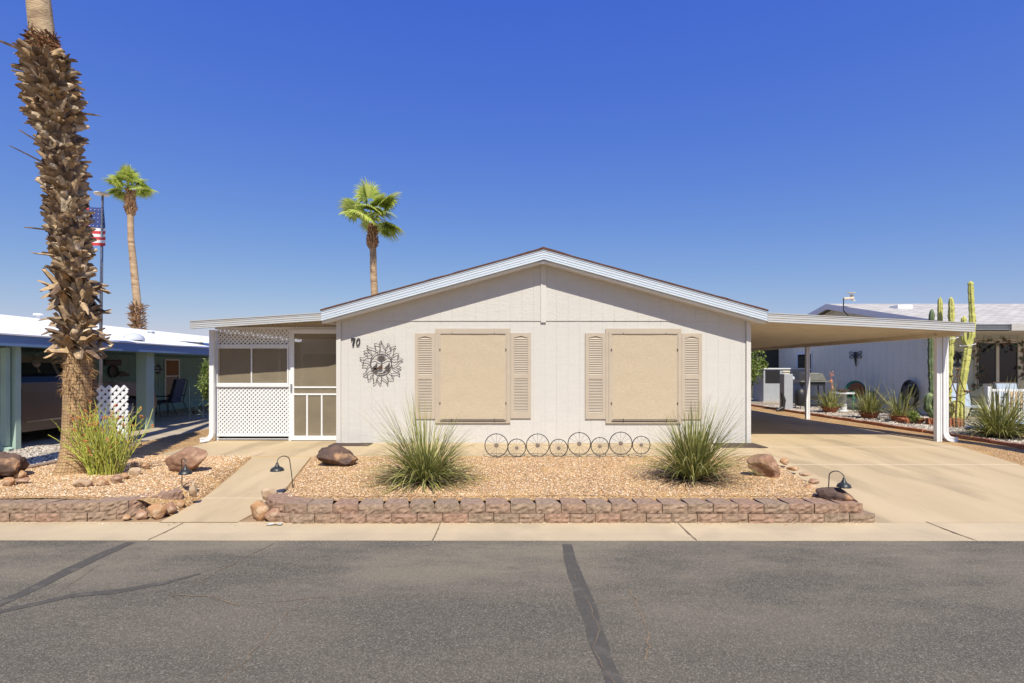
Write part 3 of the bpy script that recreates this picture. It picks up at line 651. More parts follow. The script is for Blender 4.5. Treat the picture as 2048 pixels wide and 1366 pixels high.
# wall planks
ZB = Z(642, D)
g = MB(); g2 = MB(); x = XL; pw = .215; i = 0
while x < XR - .001:
    x1 = min(x + pw, XR); gp = .0015
    g.box(x + gp * .5, x1 - gp * .5, D, D + .02, -.02, ZB - .001)
    a, b = x + gp * .5, x1 - gp * .5
    if a < RX < b: poly = [(a, ZB), (b, ZB), (b, soff(b) - .0), (RX, soff(RX)), (a, soff(a))]
    else: poly = [(a, ZB), (b, ZB), (b, soff(b)), (a, soff(a))]
    g2.prism(poly, D - .014, D + .02)
    x = x1
g.box(XL, XR, D + .006, D + .15, -.02, ZB + .3)
g.box(XL, XL + .12, D + .15, HE, -.02, 2.42); g.box(XR - .12, XR, D + .15, HE, -.02, 2.42)
g2.prism([(XL, ZB + .002), (XR, ZB + .002), (XR, soff(XR)), (RX, soff(RX)), (XL, soff(XL))], D + .004, D + .12)
g.build('wall', M['siding'], house); g2.build('gable_wall', M['siding'], house)
g = MB(); g.prism([(XL, 0), (XR, 0), (XR, soff(XR)), (RX, soff(RX)), (XL, soff(XL))], HE - .1, HE); g.build('rear_wall', M['siding'], house)
for a, b in ((XL - .004, XL + .078), (XR - .078, XR + .004)):
    g = MB(); g.box(a, b, D - .032, D - .0155, -.015, soff((a + b) / 2) - .01); g.build('corner_trim', M['trim'], house)
bx0, bx1 = X(1081.5, D), X(1092, D)
g = MB(); g.box(bx0, bx1, D - .034, D - .0145, Z(645, D), soff(RX) - .01)
g.box(bx0 + .012, bx0 + .016, D - .004, D, 0, Z(647, D)); g.build('centre_batten', M['trim'], house)
# roof
g = MB(); th = .045
for sx in (-1, 1):
    xe = eL - .01 if sx < 0 else eR + .01
    N = 26; rows = []
    for i in range(N + 1):
        xx = lerp(xe, RX, i / N); w = .010 * mn.noise(V((i * .9, sx * 5, 0)))
        rows.append((xx, roofz(xx) + .004, roofz(xx) + .030 + w + (.012 if i > N - 3 else 0)))
    for (a, b) in zip(rows, rows[1:]):
        g.add([(a[0], DF - .02, a[1]), (b[0], DF - .02, b[1]), (b[0], DF - .02, b[2]), (a[0], DF - .02, a[2]),
               (a[0], HE + .3, a[1]), (b[0], HE + .3, b[1]), (b[0], HE + .3, b[2]), (a[0], HE + .3, a[2])],
              [(0, 1, 2, 3), (3, 2, 6, 7), (0, 4, 5, 1)] + ([(0, 3, 7, 4)] if a is rows[0] else []))
g.build('roof', M['shingle'], house)
def fascia(name, x0, z0, x1, z1, h, mat, parent, y=DF, ribs=4, ends=True, depth=.06):
    """ribbed sheet metal fascia whose top edge runs (x0,z0)-(x1,z1)"""
    prof = []; 
    prof.append((depth, 0)); prof.append((-.012, 0)); prof.append((-.012, -.012)); prof.append((0, -.016))
    for k in range(1, ribs):
        t = -h * k / ribs; prof += [(0, t + .006), (-.007, t + .003), (-.007, t - .003), (0, t - .006)]
    prof += [(0, -h + .014), (-.016, -h + .010), (-.016, -h), (depth, -h)]
    mb = MB(); n = len(prof); vs = [(x0, y + a, z0 + b) for a, b in prof] + [(x1, y + a, z1 + b) for a, b in prof]
    mb.add(vs, [(i, i + 1, i + 1 + n, i + n) for i in range(n - 1)] + [tuple(range(n)), tuple(range(2 * n - 1, n - 1, -1)), (0, n, 2 * n - 1, n - 1)])
    return mb.build(name, mat, parent)
fascia('fascia', eL, roofz(eL), RX, ztop, FH, M['metal'], house)
fascia('fascia', RX, ztop, eR, roofz(eR), FH, M['metal'], house)
# lower drip trim below fascia, ridge bracket, soffit
for xa, xb in ((eL, RX), (RX, eR)):
    g = MB(); za, zb = soff(xa), soff(xb); d = .045
    g.add([(xa, DF + .06, za - d), (xb, DF + .06, zb - d), (xb, DF + .06, zb - .004), (xa, DF + .06, za - .004),
           (xa, DF + .085, za - d), (xb, DF + .085, zb - d), (xb, DF + .085, zb - .004), (xa, DF + .085, za - .004)],
          [(0, 1, 2, 3), (0, 4, 5, 1), (3, 2, 6, 7), (4, 7, 6, 5), (0, 3, 7, 4), (1, 5, 6, 2)])
    g.build('drip_trim', M['white'], house)
    g = MB(); g.add([(xa, DF + .085, za - .03), (xb, DF + .085, zb - .03), (xb, D - .0145, zb - .03), (xa, D - .0145, za - .03),
                     (xa, DF + .085, za - .01), (xb, DF + .085, zb - .01), (xb, D - .0145, zb - .01), (xa, D - .0145, za - .01)],
                    [(0, 3, 2, 1), (4, 5, 6, 7), (0, 1, 5, 4), (2, 3, 7, 6), (0, 4, 7, 3), (1, 2, 6, 5)])
    g.build('soffit', M['trim'], house)
g = MB(); g.prism([(RX - .10, soff(RX) - .065), (RX + .10, soff(RX) - .065), (RX + .05, soff(RX) - .035), (RX, soff(RX) - .012), (RX - .05, soff(RX) - .035)], DF + .03, DF + .058)
g.build('ridge_bracket', M['white'], house)
for xa, xb in ((eL, XL), (XR, eR)):       # eaves returns running back along the sides
    g = MB(); z = soff((xa + xb) / 2) - .04
    g.box(xa + .01, xb - .002, D, HE, z - .01, z + .015); g.build('eave_soffit', M['trim'], house)
# windows
def window(pxo, pyo, pxs, pys):
    x0, x1 = X(pxo[0], D), X(pxo[1], D); z1, z0 = Z(pyo[0], D), Z(pyo[1], D)
    s0, s1 = X(pxs[0], D), X(pxs[1], D); t1, t0 = Z(pys[0], D), Z(pys[1], D)
    w = tag(bpy.data.objects.new('window', None)); COL.objects.link(w); w.parent = house; OW[w.name] = V((.6, D, 0)) ; 
    g = MB()
    g.box(x0, x1, D - .030, D - .001, t1 + .012, z1)            # head
    g.box(x0, s0 + .02, D - .028, D - .001, z0 + .02, t1 + .012); g.box(s1 - .02, x1, D - .028, D - .001, z0 + .02, t1 + .012)
    g.box(x0, x1, D - .034, D - .001, z0, z0 + .02)
    g.box(s0 + .02, s1 - .02, D - .012, D - .001, z0 + .02, t0 - .02)
    g.box(x0 + .055, x0 + .067, D - .040, D - .0285, z0 + .05, z1 - .06); g.box(x1 - .067, x1 - .055, D - .040, D - .0285, z0 + .05, z1 - .06)
    g.build('frame', M['taupe'], w)
    g = MB(); nx, nzz = 30, 40
    g.strip([[(lerp(s0, s1, i / nx), D - .030 - .004 * mn.noise(V((i * .15, j * .2, 3))), lerp(t0, t1, j / nzz)) for i in range(nx + 1)] for j in range(nzz + 1)])
    g.build('sun_shade', M['shade'], w)
    g = MB(); g.cyl((s0 - .012, D - .045, t0 - .020), (s1 + .012, D - .045, t0 - .020), .010, n=10); g.box(s0, s1, D - .0445, D - .013, t0 - .018, t0 - .010)
    g.build('shade_rod', M['hub'], w)
    g = MB(); g.cyl((s0 - .004, D - .038, t1 + .004), (s1 + .004, D - .038, t1 + .004), .005, n=8); g.build('shade_rod', M['hub'], w)
    cl_ = [(xx - .008, xx + .008, D - .048, D - .030, zz - .014, zz + .014) for zz in (lerp(t0, t1, .82), lerp(t0, t1, .19)) for xx in (s0 - .015, s1 + .012)]
    for xx in (lerp(s0, s1, .17), lerp(s0, s1, .83)): cl_ += [(xx - .004, xx + .004, D - .045, D - .031, t1 + .008, t1 + .03), (xx - .004, xx + .004, D - .060, D - .031, t0 - .045, t0 + .01)]
    for c_ in cl_: g = MB(); g.box(*c_); g.build('clip', M['black'], w)
    return x0, x1
OWh = V((.6, D, 0))
window((870.7, 1020.9), (657.4, 845.5), (882, 1010.6), (668.7, 838))
window((1211.2, 1362.1), (657.4, 846.2), (1223.7, 1352.7), (669, 838.5))
def shutter(p0, p1, y0, y1):
    x0, x1, z1, z0 = X(p0, D), X(p1, D), Z(y0, D), Z(y1, D); g = MB(); H = z1 - z0; W = x1 - x0
    a, b = x0 + W * .165, x1 - W * .165
    m0, m1 = z0 + H * .465, z0 + H * .50; bt = z0 + H * .07; tp = z0 + H * .945
    yb, yf = D - .001, D - .028
    g.box(x0, a, yf, yb, z0, z1); g.box(b, x1, yf, yb, z0, z1); g.box(a, b, yf + .001, yb, z0, bt); g.box(a, b, yf + .001, yb, m0, m1 + .02)
    # arched head
    pts = [(b, z1), (a, z1), (a, tp)]; n = 12
    for i in range(1, n): t = i / n; pts.append((lerp(a, b, t), tp + .030 * sin(pi * t) ** 2))
    pts.append((b, tp)); g.prism(pts, yf + .001, yb)
    g.box(a, b, D - .006, yb, bt, tp + .03)
    def slats(za, zb, n):
        st = (zb - za) / n
        for k in range(n):
            zc = za + st * (k + .5); g.add([(a, D - .026, zc - st * .42), (b, D - .026, zc - st * .42), (b, D - .008, zc + st * .45), (a, D - .008, zc + st * .45), (a, D - .019, zc - st * .50), (b, D - .019, zc - st * .50)],
                                           [(0, 1, 2, 3), (0, 4, 5, 1)])
    slats(bt, m0, 22); slats(m1 + .02, tp + .004, 21)
    g.build('shutter', M['taupe'], house)
shutter(830.3, 870.4, 666.7, 837.3); shutter(1021.2, 1061.9, 666, 836.3); shutter(1170.3, 1210.9, 666.3, 837.6); shutter(1362.4, 1402.9, 667, 838)
for xs0, xs1 in ((-3.24, -2.52), (3.72, 4.52)):
    y0 = 9.37 if xs0 < 0 else 9.17
    g = MB(); g.strip([[(lerp(xs0, xs1, i / 10), y, .008 + .002 * mn.noise(V((i, y * 4, xs0)))) for i in range(11)] for y in (y0, y0 + .2, D - .04)])
    g.strip([[(xs0, y0, .008), (xs1, y0, .008)], [(xs0, y0, .001), (xs1, y0, .001)]])
    g.build('doormat', M['mat'], loc=((xs0 + xs1) / 2, 9.5, 0), label='brown rubber mat on the slab at the %s corner of the house front' % ('left' if xs0 < 0 else 'right'), cat='mat', group='mats at the foot of the front wall')

# ---------------------------------------------------------------- house number and wall art
hn = thing('house_number', 'black metal house number 70 on the wall left of the sun ornament', 'house number', (X(712, D), D - .03, Z(684, D)))
def pz(px, py): return (X(px, D), Z(py, D))
def zz3(u, v): return (X(690 + u / 11.385, D), Z(660 + v / 11.385, D))   # detail-crop coordinates of the ornament
g = MB(); g.prism([zz3(*p) for p in [(143, 245), (150, 183), (246, 183), (243, 212), (222, 285), (216, 365), (172, 370), (178, 300), (212, 222), (172, 220), (160, 245)]], D - .03, D - .018)
g.build('digit', M['black'], hn)
g = MB(); n = 28
def ell(cx, cy, rx, ry, tl): return [zz3(cx + rx * cos(a) + tl * ry * sin(a), cy - ry * sin(a)) for a in [2 * pi * k / n for k in range(n)]]
o_, i_ = ell(308, 275, 46, 90, .12), ell(308, 275, 22, 66, .12)
for k in range(n):
    k2 = (k + 1) % n; g.add([(o_[k][0], D - .03, o_[k][1]), (o_[k2][0], D - .03, o_[k2][1]), (i_[k2][0], D - .03, i_[k2][1]), (i_[k][0], D - .03, i_[k][1]),
                             (o_[k][0], D - .018, o_[k][1]), (o_[k2][0], D - .018, o_[k2][1]), (i_[k2][0], D - .018, i_[k2][1]), (i_[k][0], D - .018, i_[k][1])], [(0, 3, 2, 1), (4, 5, 6, 7), (0, 1, 5, 4), (3, 7, 6, 2)])
g.build('digit', M['black'], hn)
sun = thing('sun_ornament', 'round dark metal sun with wavy rays, agave and three quail on the front wall', 'wall ornament', (X(763, D), D - .04, Z(725, D)))
YA = D - .035
def wire(mb, pts, w=.011, smooth=True):
    q = [V((zz3(*p)[0], YA, zz3(*p)[1])) for p in pts]
    if smooth and len(q) > 2:
        out = []
        for i in range(len(q) - 1):
            p0, p1, p2, p3 = q[max(i - 1, 0)], q[i], q[i + 1], q[min(i + 2, len(q) - 1)]
            for k in range(4):
                t = k / 4; out.append(.5 * ((2 * p1) + (p2 - p0) * t + (2 * p0 - 5 * p1 + 4 * p2 - p3) * t * t + (3 * p1 - p0 - 3 * p2 + p3) * t ** 3))
        out.append(q[-1]); q = out
    mb.tube(q, w / 2, 6)
g = MB()
rays = [[(765, 490), (715, 450), (640, 420), (560, 395), (510, 350)], [(510, 350), (525, 430), (585, 490), (620, 540), (620, 600)],
        [(790, 490), (810, 430), (800, 350), (770, 325), (680, 305)], [(680, 305), (695, 360), (710, 430)],
        [(790, 490), (815, 400), (800, 320), (835, 240)], [(835, 240), (855, 310), (900, 380), (930, 430), (930, 500)],
        [(930, 430), (965, 390), (975, 330), (1000, 305)], [(1000, 305), (1030, 370), (1060, 420), (1040, 480), (960, 515)],
        [(1040, 440), (1080, 395), (1130, 370), (1165, 375)], [(1165, 375), (1115, 460), (1110, 550), (1060, 640)],
        [(1110, 580), (1150, 550), (1190, 530), (1240, 545)], [(1240, 545), (1215, 600), (1205, 660)],
        [(1060, 640), (1110, 680), (1200, 675), (1260, 655), (1330, 665)], [(1330, 680), (1260, 700), (1210, 760), (1150, 805), (1075, 810)],
        [(1180, 820), (1230, 830), (1290, 850)], [(1290, 855), (1240, 880), (1205, 915)],
        [(1080, 820), (1120, 880), (1200, 925), (1240, 965), (1260, 1025)], [(1260, 1025), (1200, 985), (1080, 990), (1010, 950)],
        [(960, 970), (965, 1050), (995, 1105)], [(1060, 1000), (1095, 1050), (1110, 1115), (995, 1105)],
        [(995, 1105), (985, 1235)], [(985, 1235), (940, 1150), (850, 1085), (830, 1000)],
        [(845, 1085), (835, 1150), (825, 1235)], [(825, 1235), (770, 1170), (735, 1110), (770, 1030), (800, 1005)],
        [(735, 1110), (715, 1180), (660, 1230)], [(660, 1230), (665, 1140), (645, 1060), (660, 960)],
        [(640, 1030), (600, 1060), (585, 1110), (545, 1140)], [(545, 1140), (520, 1040), (520, 1000), (560, 950), (640, 930)],
        [(510, 1010), (470, 1030), (420, 1005)], [(420, 1005), (480, 970), (510, 880), (540, 820), (590, 780)],
        [(520, 820), (460, 810), (395, 815)], [(395, 815), (430, 760), (440, 705)],
        [(585, 760), (540, 715), (470, 700), (390, 680), (345, 625)], [(345, 625), (440, 630), (500, 600), (600, 590)],
        [(535, 590), (500, 540), (430, 490)], [(430, 490), (500, 470), (580, 480)]]
for r in rays: wire(g, r, .0115)
g.build('rays', M['rust'], sun)
g = MB(); wire(g, [(832 + 240 * cos(a), 745 + 248 * sin(a)) for a in [2 * pi * k / 40 for k in range(41)]], .014, False)
wire(g, [(600, 700), (650, 665), (710, 665), (760, 700), (800, 715), (835, 690), (880, 705), (930, 680), (990, 655), (1060, 675)], .011)
wire(g, [(760, 890), (860, 880), (990, 890)], .006); wire(g, [(760, 975), (840, 985), (930, 950)], .02); g.build('ring', M['rust'], sun)
g = MB()
for k in range(13):
    a = R(30 + 120 * k / 12); L = 150 if k not in (0, 12) else 130; bx, by = 842, 680
    tip = (bx + L * cos(a), by - L * sin(a) * 1.0); p1 = (bx + L * .5 * cos(a - .1), by - L * .5 * sin(a - .1)); p2 = (bx + L * .5 * cos(a + .1), by - L * .5 * sin(a + .1))
    g.prism([zz3(bx, by), zz3(*p1), zz3(*tip), zz3(*p2)], YA - .003 - k * .0002, YA + .002)
g.build('agave', M['rust'], sun)
def quail(cx, cy, s, mat):
    pts = [(-95, 70), (-60, 20), (-30, -10), (0, -25), (12, -60), (30, -72), (45, -95), (48, -70), (38, -50), (48, -35), (40, -5), (45, 40), (20, 68), (-20, 72), (-50, 60)]
    g = MB(); g.prism([zz3(cx + a * s, cy + b * s) for a, b in pts], YA - .003, YA + .003); g.build('quail', mat, sun)
quail(700, 830, 1, M['rust']); quail(820, 830, .95, M['copper']); quail(985, 825, 1, M['rust'])
g = MB(); g.prism([zz3(*p) for p in [(650, 890), (700, 860), (760, 890), (740, 950), (700, 945)]], YA - .003, YA + .003); g.build('rock_base', M['rust'], sun); g = MB(); g.prism([zz3(*p) for p in [(980, 900), (1030, 860), (1050, 850), (1010, 930), (950, 965)]], YA - .003, YA + .003)
g.build('rock_base', M['rust'], sun)

# ================================================================ SCREENED PORCH
DP = 10.1
porch = thing('screened_porch', 'white lattice and screen porch attached to the left side of the house', 'porch', (-4.4, DP, 0))
pxL = X(431, DP)
zt0, zt1 = Z(641.5, DF), Z(625, DF)
fl = X(379.7, DF); fr = eL
fascia('fascia', fl, zt0, fr - .002, zt1, .145, M['metal_c'], porch, ribs=4)
g = MB()
g.add([(fl, DF + .06, zt0 - .035), (fr, DF + .06, zt1 - .035), (XL - .005, DF + .06, zt1 - .03), (fl, 14.4, zt0 - .035), (XL - .005, 14.4, zt1 - .03),
       (fl, DF + .06, zt0 - .01), (fr, DF + .06, zt1 - .01), (XL - .005, DF + .06, zt1 - .008), (fl, 14.4, zt0 - .01), (XL - .005, 14.4, zt1 - .008)],
      [(0, 3, 4, 2, 1), (5, 6, 7, 9, 8), (0, 1, 6, 5), (1, 2, 7, 6), (3, 8, 9, 4), (0, 5, 8, 3), (2, 4, 9, 7)])
y = DF + .2
while y < 14.3:
    g.add([(fl + .02, y, zt0 - .0355), (XL - .01, y, zt1 - .0305), (XL - .01, y + .03, zt1 - .075), (fl + .02, y + .03, zt0 - .08), (XL - .01, y + .06, zt1 - .0305), (fl + .02, y + .06, zt0 - .0355)], [(0, 3, 2, 1), (3, 5, 4, 2)]); y += .3
g.build('porch_roof', M['soffit'], porch)
g = MB(); g.box(pxL, XL - .006, DP - .02, DP + .06, Z(658.6, DP), Z(654, DP)); g.box(pxL, pxL + .05, DP, DP + .05, 0, 2.12); g.box(X(578, DP), X(582.5, DP), DP - .015, DP + .04, 0, Z(659, DP))
g.box(pxL, X(578, DP), DP - .02, DP + .03, Z(694, DP), Z(689.5, DP)); g.box(pxL, X(578, DP), DP - .03, DP + .03, Z(773.5, DP), Z(767, DP))
g.box(pxL, X(578, DP), DP - .02, DP + .03, Z(872.5, DP), Z(868.5, DP)); g.cyl((pxL, DP, Z(878, DP)), (X(578, DP), DP, Z(878, DP)), .008)
g.build('frame', M['white'], porch)
def lattice(x0, x1, z0, z1, pitch, w, y, name, mat, parent, lab=None, t=.005, clip=None):
    g = MB()
    for sgn in (1, -1):
        yy = y - (t * .5 + .0005 if sgn > 0 else -t * .5 - .0005)
        k0 = int((x0 - z1 - 2) / pitch) - 2; k1 = int((x1 + z1 + 2) / pitch) + 2
        for k in range(k0, k1):
            c = k * pitch          # line x = c + sgn*z
            cand = []
            pts = []
            for z in (z0, z1):
                xx = c + sgn * z
                pts.append((xx, z))
            (xa, za), (xb, zb) = pts
            # clip to x range
            def cl(xt): return (xt - c) / sgn
            lo, hi = (xa, xb) if xa < xb else (xb, xa)
            lo = max(lo, x0); hi = min(hi, x1)
            if hi - lo < .01: continue
            p, q = (lo, cl(lo)), (hi, cl(hi))
            g.bar((p[0], yy, p[1]), (q[0], yy, q[1]), t, w, up=(0, 1, 0)) if False else None
            d = V((q[0] - p[0], 0, q[1] - p[1])); L = d.length; d.normalize(); nn = V((-d.z, 0, d.x))
            g.obox(((p[0] + q[0]) / 2, yy, (p[1] + q[1]) / 2), d * L / 2, nn * w / 2, V((0, t / 2, 0)))
    return g.build(name, mat, parent)
lattice(pxL + .05, X(578, DP), Z(869, DP), Z(773, DP), .0795, .032, DP + .012, 'lattice_panel', M['white'], porch)
lattice(pxL + .05, X(578, DP), Z(690, DP), Z(659, DP), .0795, .032, DP + .012, 'lattice_panel', M['white'], porch)
lattice(X(500, DP), XL - .01, Z(654, DP), Z(641, DP), .0795, .032, DP + .02, 'lattice_panel', M['cream'], porch)
def screen(x0, x1, z0, z1, y, parent, seed=0, axis='x'):
    g = MB(); n = 16
    g.strip([[((lerp(x0, x1, i / n), y + .006 * mn.noise(V((i * .5, j * .4, seed))), lerp(z0, z1, j / n)) if axis == 'x' else (y, lerp(x0, x1, i / n), lerp(z0, z1, j / n))) for i in range(n + 1)] for j in range(n + 1)])
    return g.build('screen', M['screen'], parent, smooth=True)
sw = bpy.data.objects.new('screen_window', None); COL.objects.link(sw); sw.parent = porch; OW[sw.name] = OW[porch.name]
wx0, wx1, wz0, wz1 = pxL + .03, X(577.5, DP), Z(768, DP), Z(694, DP); mid = X(504, DP)
g = MB(); g.box(wx0, wx1, DP - .026, DP - .006, wz1 - .028, wz1); g.box(wx0, wx1, DP - .026, DP - .006, wz0, wz0 + .02); g.box(wx0, wx0 + .022, DP - .026, DP - .006, wz0 + .02, wz1 - .028); g.box(wx1 - .022, wx1, DP - .026, DP - .006, wz0 + .02, wz1 - .028); g.box(mid - .01, mid + .01, DP - .024, DP - .007, wz0 + .02, wz1 - .028)
g.build('frame', M['white'], sw); screen(wx0 + .01, wx1 - .01, wz0 + .01, wz1 - .01, DP, sw)
dr = bpy.data.objects.new('screen_door', None); COL.objects.link(dr); dr.parent = porch; OW[dr.name] = OW[porch.name]
dx0, dx1, dz0, dz1 = X(583, DP), XL - .008, Z(881, DP) + .012, Z(659, DP)
ax0, ax1 = X(590, DP), X(670.3, DP) - 0.035
ax1 = dx1 - .055
g = MB(); yf0, yf1 = DP - .05, DP - .02
g.box(dx0, ax0, yf0, yf1, dz0, dz1); g.box(ax1, dx1, yf0, yf1, dz0, dz1); g.box(ax0, ax1, yf0 + .001, yf1 - .001, Z(667.5, DP), dz1); g.box(ax0, ax1, yf0 + .001, yf1 - .001, dz0, Z(871, DP))
g.box(ax0, ax1, yf0 + .004, yf1 - .002, Z(776, DP), Z(772.7, DP)); g.box(ax0, ax1, yf0 + .004, yf1 - .002, Z(790, DP), Z(786.5, DP))
for p in (615.8, 645): g.box(X(p, DP) - .014, X(p, DP) + .014, yf0 + .005, yf1 - .003, Z(871, DP), Z(790, DP))
g.build('door_frame', M['white'], dr)
screen(ax0, ax1, Z(871, DP), Z(667.5, DP), DP - .03, dr, 4)
g = MB(); g.box(X(583.8, DP), X(587, DP), DP - .075, DP - .051, Z(783, DP), Z(768, DP)); g.build('handle', M['galv'], dr)
# left side and back of the porch
g = MB(); g.box(pxL + .06, XL - .02, DP + .10, 14.19, .005, .012); g.build('dark_bounce_sheet', M['mat'], porch)  # dark floor sheet added to cut light bouncing around inside the porch
g = MB(); g.box(pxL, pxL + .04, DP + .06, 14.2, Z(773, DP), Z(767, DP)); 
for yy in (11.4, 12.8, 14.16): g.box(pxL, pxL + .05, yy, yy + .05, 0, 2.12)
g.box(pxL, XL - .01, 14.2, 14.26, 1.78, 1.84); g.box(pxL + 1.1, pxL + 1.16, 14.2, 14.26, 0, 2.12); g.build('frame', M['white'], porch)
g = MB(); g.box(pxL + .01, pxL + .03, DP + .07, 14.2, .02, 2.09); g.box(pxL + .05, XL - .02, 14.21, 14.24, .02, 1.78); g.box(pxL, XL - .01, 14.3, 14.32, 1.70, 2.25); g.build('side_panel_and_dim_sheet', M['mat'], porch)  # dark side and back panels, plus a sheet added behind the lattice to dim it
lattice(pxL + .05, XL - .02, 1.84, 2.2, .0795, .032, 14.23, 'lattice_panel', M['white'], porch)
# downspout at the porch corner
def downspout(parent, x, y, ztop, dirx, w=.085, mat='white'):
    g = MB()
    pts = [(x, y, ztop), (x, y, .16), (x + dirx * .012, y - .01, .10), (x + dirx * .05, y - .02, .055), (x + dirx * .13, y - .03, .035), (x + dirx * .2, y - .035, .03)]
    rows = []
    for i, p in enumerate(pts):
        a = V(pts[max(i - 1, 0)]); b = V(pts[min(i + 1, len(pts) - 1)]); d = (b - a).normalized(); s = V((0, 1, 0)); u = d.cross(s).normalized()
        c = V(p); q = []
        for (du, ds) in ((-1, -1), (-.33, -1), (-.25, -.8), (.25, -.8), (.33, -1), (1, -1), (1, 1), (-1, 1), (-1, -1)):
            q.append(tuple(c + u * du * w / 2 + s * ds * w * .38))
        rows.append(q)
    g.strip(rows); return g.build('downspout', M[mat], parent)
downspout(porch, X(424.5, 9.98), 9.98, Z(660, 9.98), -1)

# ================================================================ CARPORT
cp = thing('carport', 'metal carport roof on white posts over the driveway right of the house', 'carport', (6.4, 12, 0))
cz0, cz1 = Z(625.5, DF), Z(645.5, DF); cx0, cx1 = eR + .002, X(1950, DF)
fascia('fascia', cx0, cz0, cx1, cz1, .165, M['metal_c'], cp, ribs=4)
CE = 20.5
def cpz(x): return lerp(cz0, cz1, (x - cx0) / (cx1 - cx0)) - .10
g = MB(); y = DF + .062; rows = []
per = .305
while y < CE:
    for (dy, dz) in ((0, 0), (.12, 0), (.130, -.032), (.15, 0), (.235, 0), (.245, -.07), (.29, -.07)):
        rows.append([(x, y + dy, cpz(x) + dz) for x in (XR + .005, 6.3, cx1 - .06)])
    y += per
g.strip(rows)
g.strip([[(x, yy, cpz(x) + .03) for x in (XR + .005, cx1 - .01)] for yy in (DF + .062, CE)]); g.build('roof_panel', M['soffit'], cp)
bx = 8.20
g = MB(); g.box(bx - .04, bx + .04, DF + .062, CE, cpz(bx) - .140, cpz(bx) - .020); g.build('beam', M['soffit'], cp)
g = MB(); g.box(cx1 - .055, cx1 - .002, DF + .062, CE, cz1 - .16, cz1 - .01); g.build('gutter', M['metal_t'], cp)
for yy in (10.05, 14.45, 18.9):
    x = 8.20; w = .05
    g = MB(); zt = cpz(bx) - .141
    for a, b, c, d in ((-w, -w + .03, -.04, .04), (w - .03, w, -.04, .04), (-w + .03, w - .03, -.03, .03)): g.box(x + a, x + b, yy + c, yy + d, -.01, zt)
    g.build('post', M['white'], cp)
g = MB(); g.box(8.1, bx + .1, 10.02, 10.08, cpz(bx) - .139, cpz(bx) - .105); g.build('bracket', M['soffit'], cp)
downspout(cp, 8.31, 10.03, cpz(bx) - .05, 1, .10)

# ================================================================ VEGETATION HELPERS
def blades(mb, c, n, r0, Lr, w, el, droop, seed, mi=0, segs=7, wig=.25):
    random.seed(seed); c = V(c)
    for _ in range(n):
        a = random.uniform(0, 2 * pi); rr = r0 * sqrt(random.random()); p = c + V((cos(a) * rr, sin(a) * rr, 0))
        az = a + random.uniform(-.7, .7); e = R(random.uniform(*el)); L = random.uniform(*Lr) * (1 + .16 * cos(a - seed)); dr_ = random.uniform(*droop)
        if e > R(75): L *= .92
        d = V((cos(az) * cos(e), sin(az) * cos(e), sin(e))); st = L / segs; bend = V((random.uniform(-1, 1), random.uniform(-1, 1), 0)) * wig * .2
        s = V((-sin(az), cos(az), 0)); 
        tw = random.uniform(-.9, .9); s = (s + V((0, 0, tw * .5)) + d * 0).normalized(); rows = []; ww = w * random.uniform(.7, 1.3)
        for k in range(segs + 1):
            t = k / segs; wk = ww * (1 - t ** 2.2) * .5 + .0006; rows.append([tuple(p - s * wk), tuple(p + s * wk)])
            p = p + d * st; d = (d + V((0, 0, -dr_ / segs * (0.3 + 1.6 * t * t))) + bend / segs).normalized()
            if p.z < c.z + .01: p.z = c.z + .01; d.z = abs(d.z) * .1
        mb.strip(rows, mi)
def grass_clump(px, py, L, n, seed, label, group, y=None, w=.011, z=-.01, r0=.14, el=(22, 88), dr=(.5, 1.7)):
    c = G(px, py, z) if y is None else V((X(px, y), y, z))
    t = thing('grass_clump', label, 'ornamental grass', tuple(c), group)
    g = MB(); blades(g, c, n, r0, (L * .55, L * 1.08), w, el, dr, seed); 
    blades(g, c, n // 7, r0, (L * 1.0, L * 1.22), w * .8, (50, 88), (.3, 1.1), seed + 1)
    g.build('green_blades', M['blade'], t)
    g = MB(); blades(g, c, n // 3, r0 * 1.25, (L * .4, L * .75), w * .8, (0, 35), (.5, 1.4), seed + 2); g.build('dry_blades', M['bladedry'], t)
    return t
grass_clump(852, 962, .90, 680, 21, 'wide spreading grass clump in the gravel below the left window', 'ornamental grass clumps in the centre bed', w=.0115, el=(6, 74), dr=(1.2, 3.2))
grass_clump(1385, 958, .92, 640, 24, 'taller upright grass clump in the gravel below the right window', 'ornamental grass clumps in the centre bed', w=.0115, el=(28, 88), dr=(.9, 2.8))
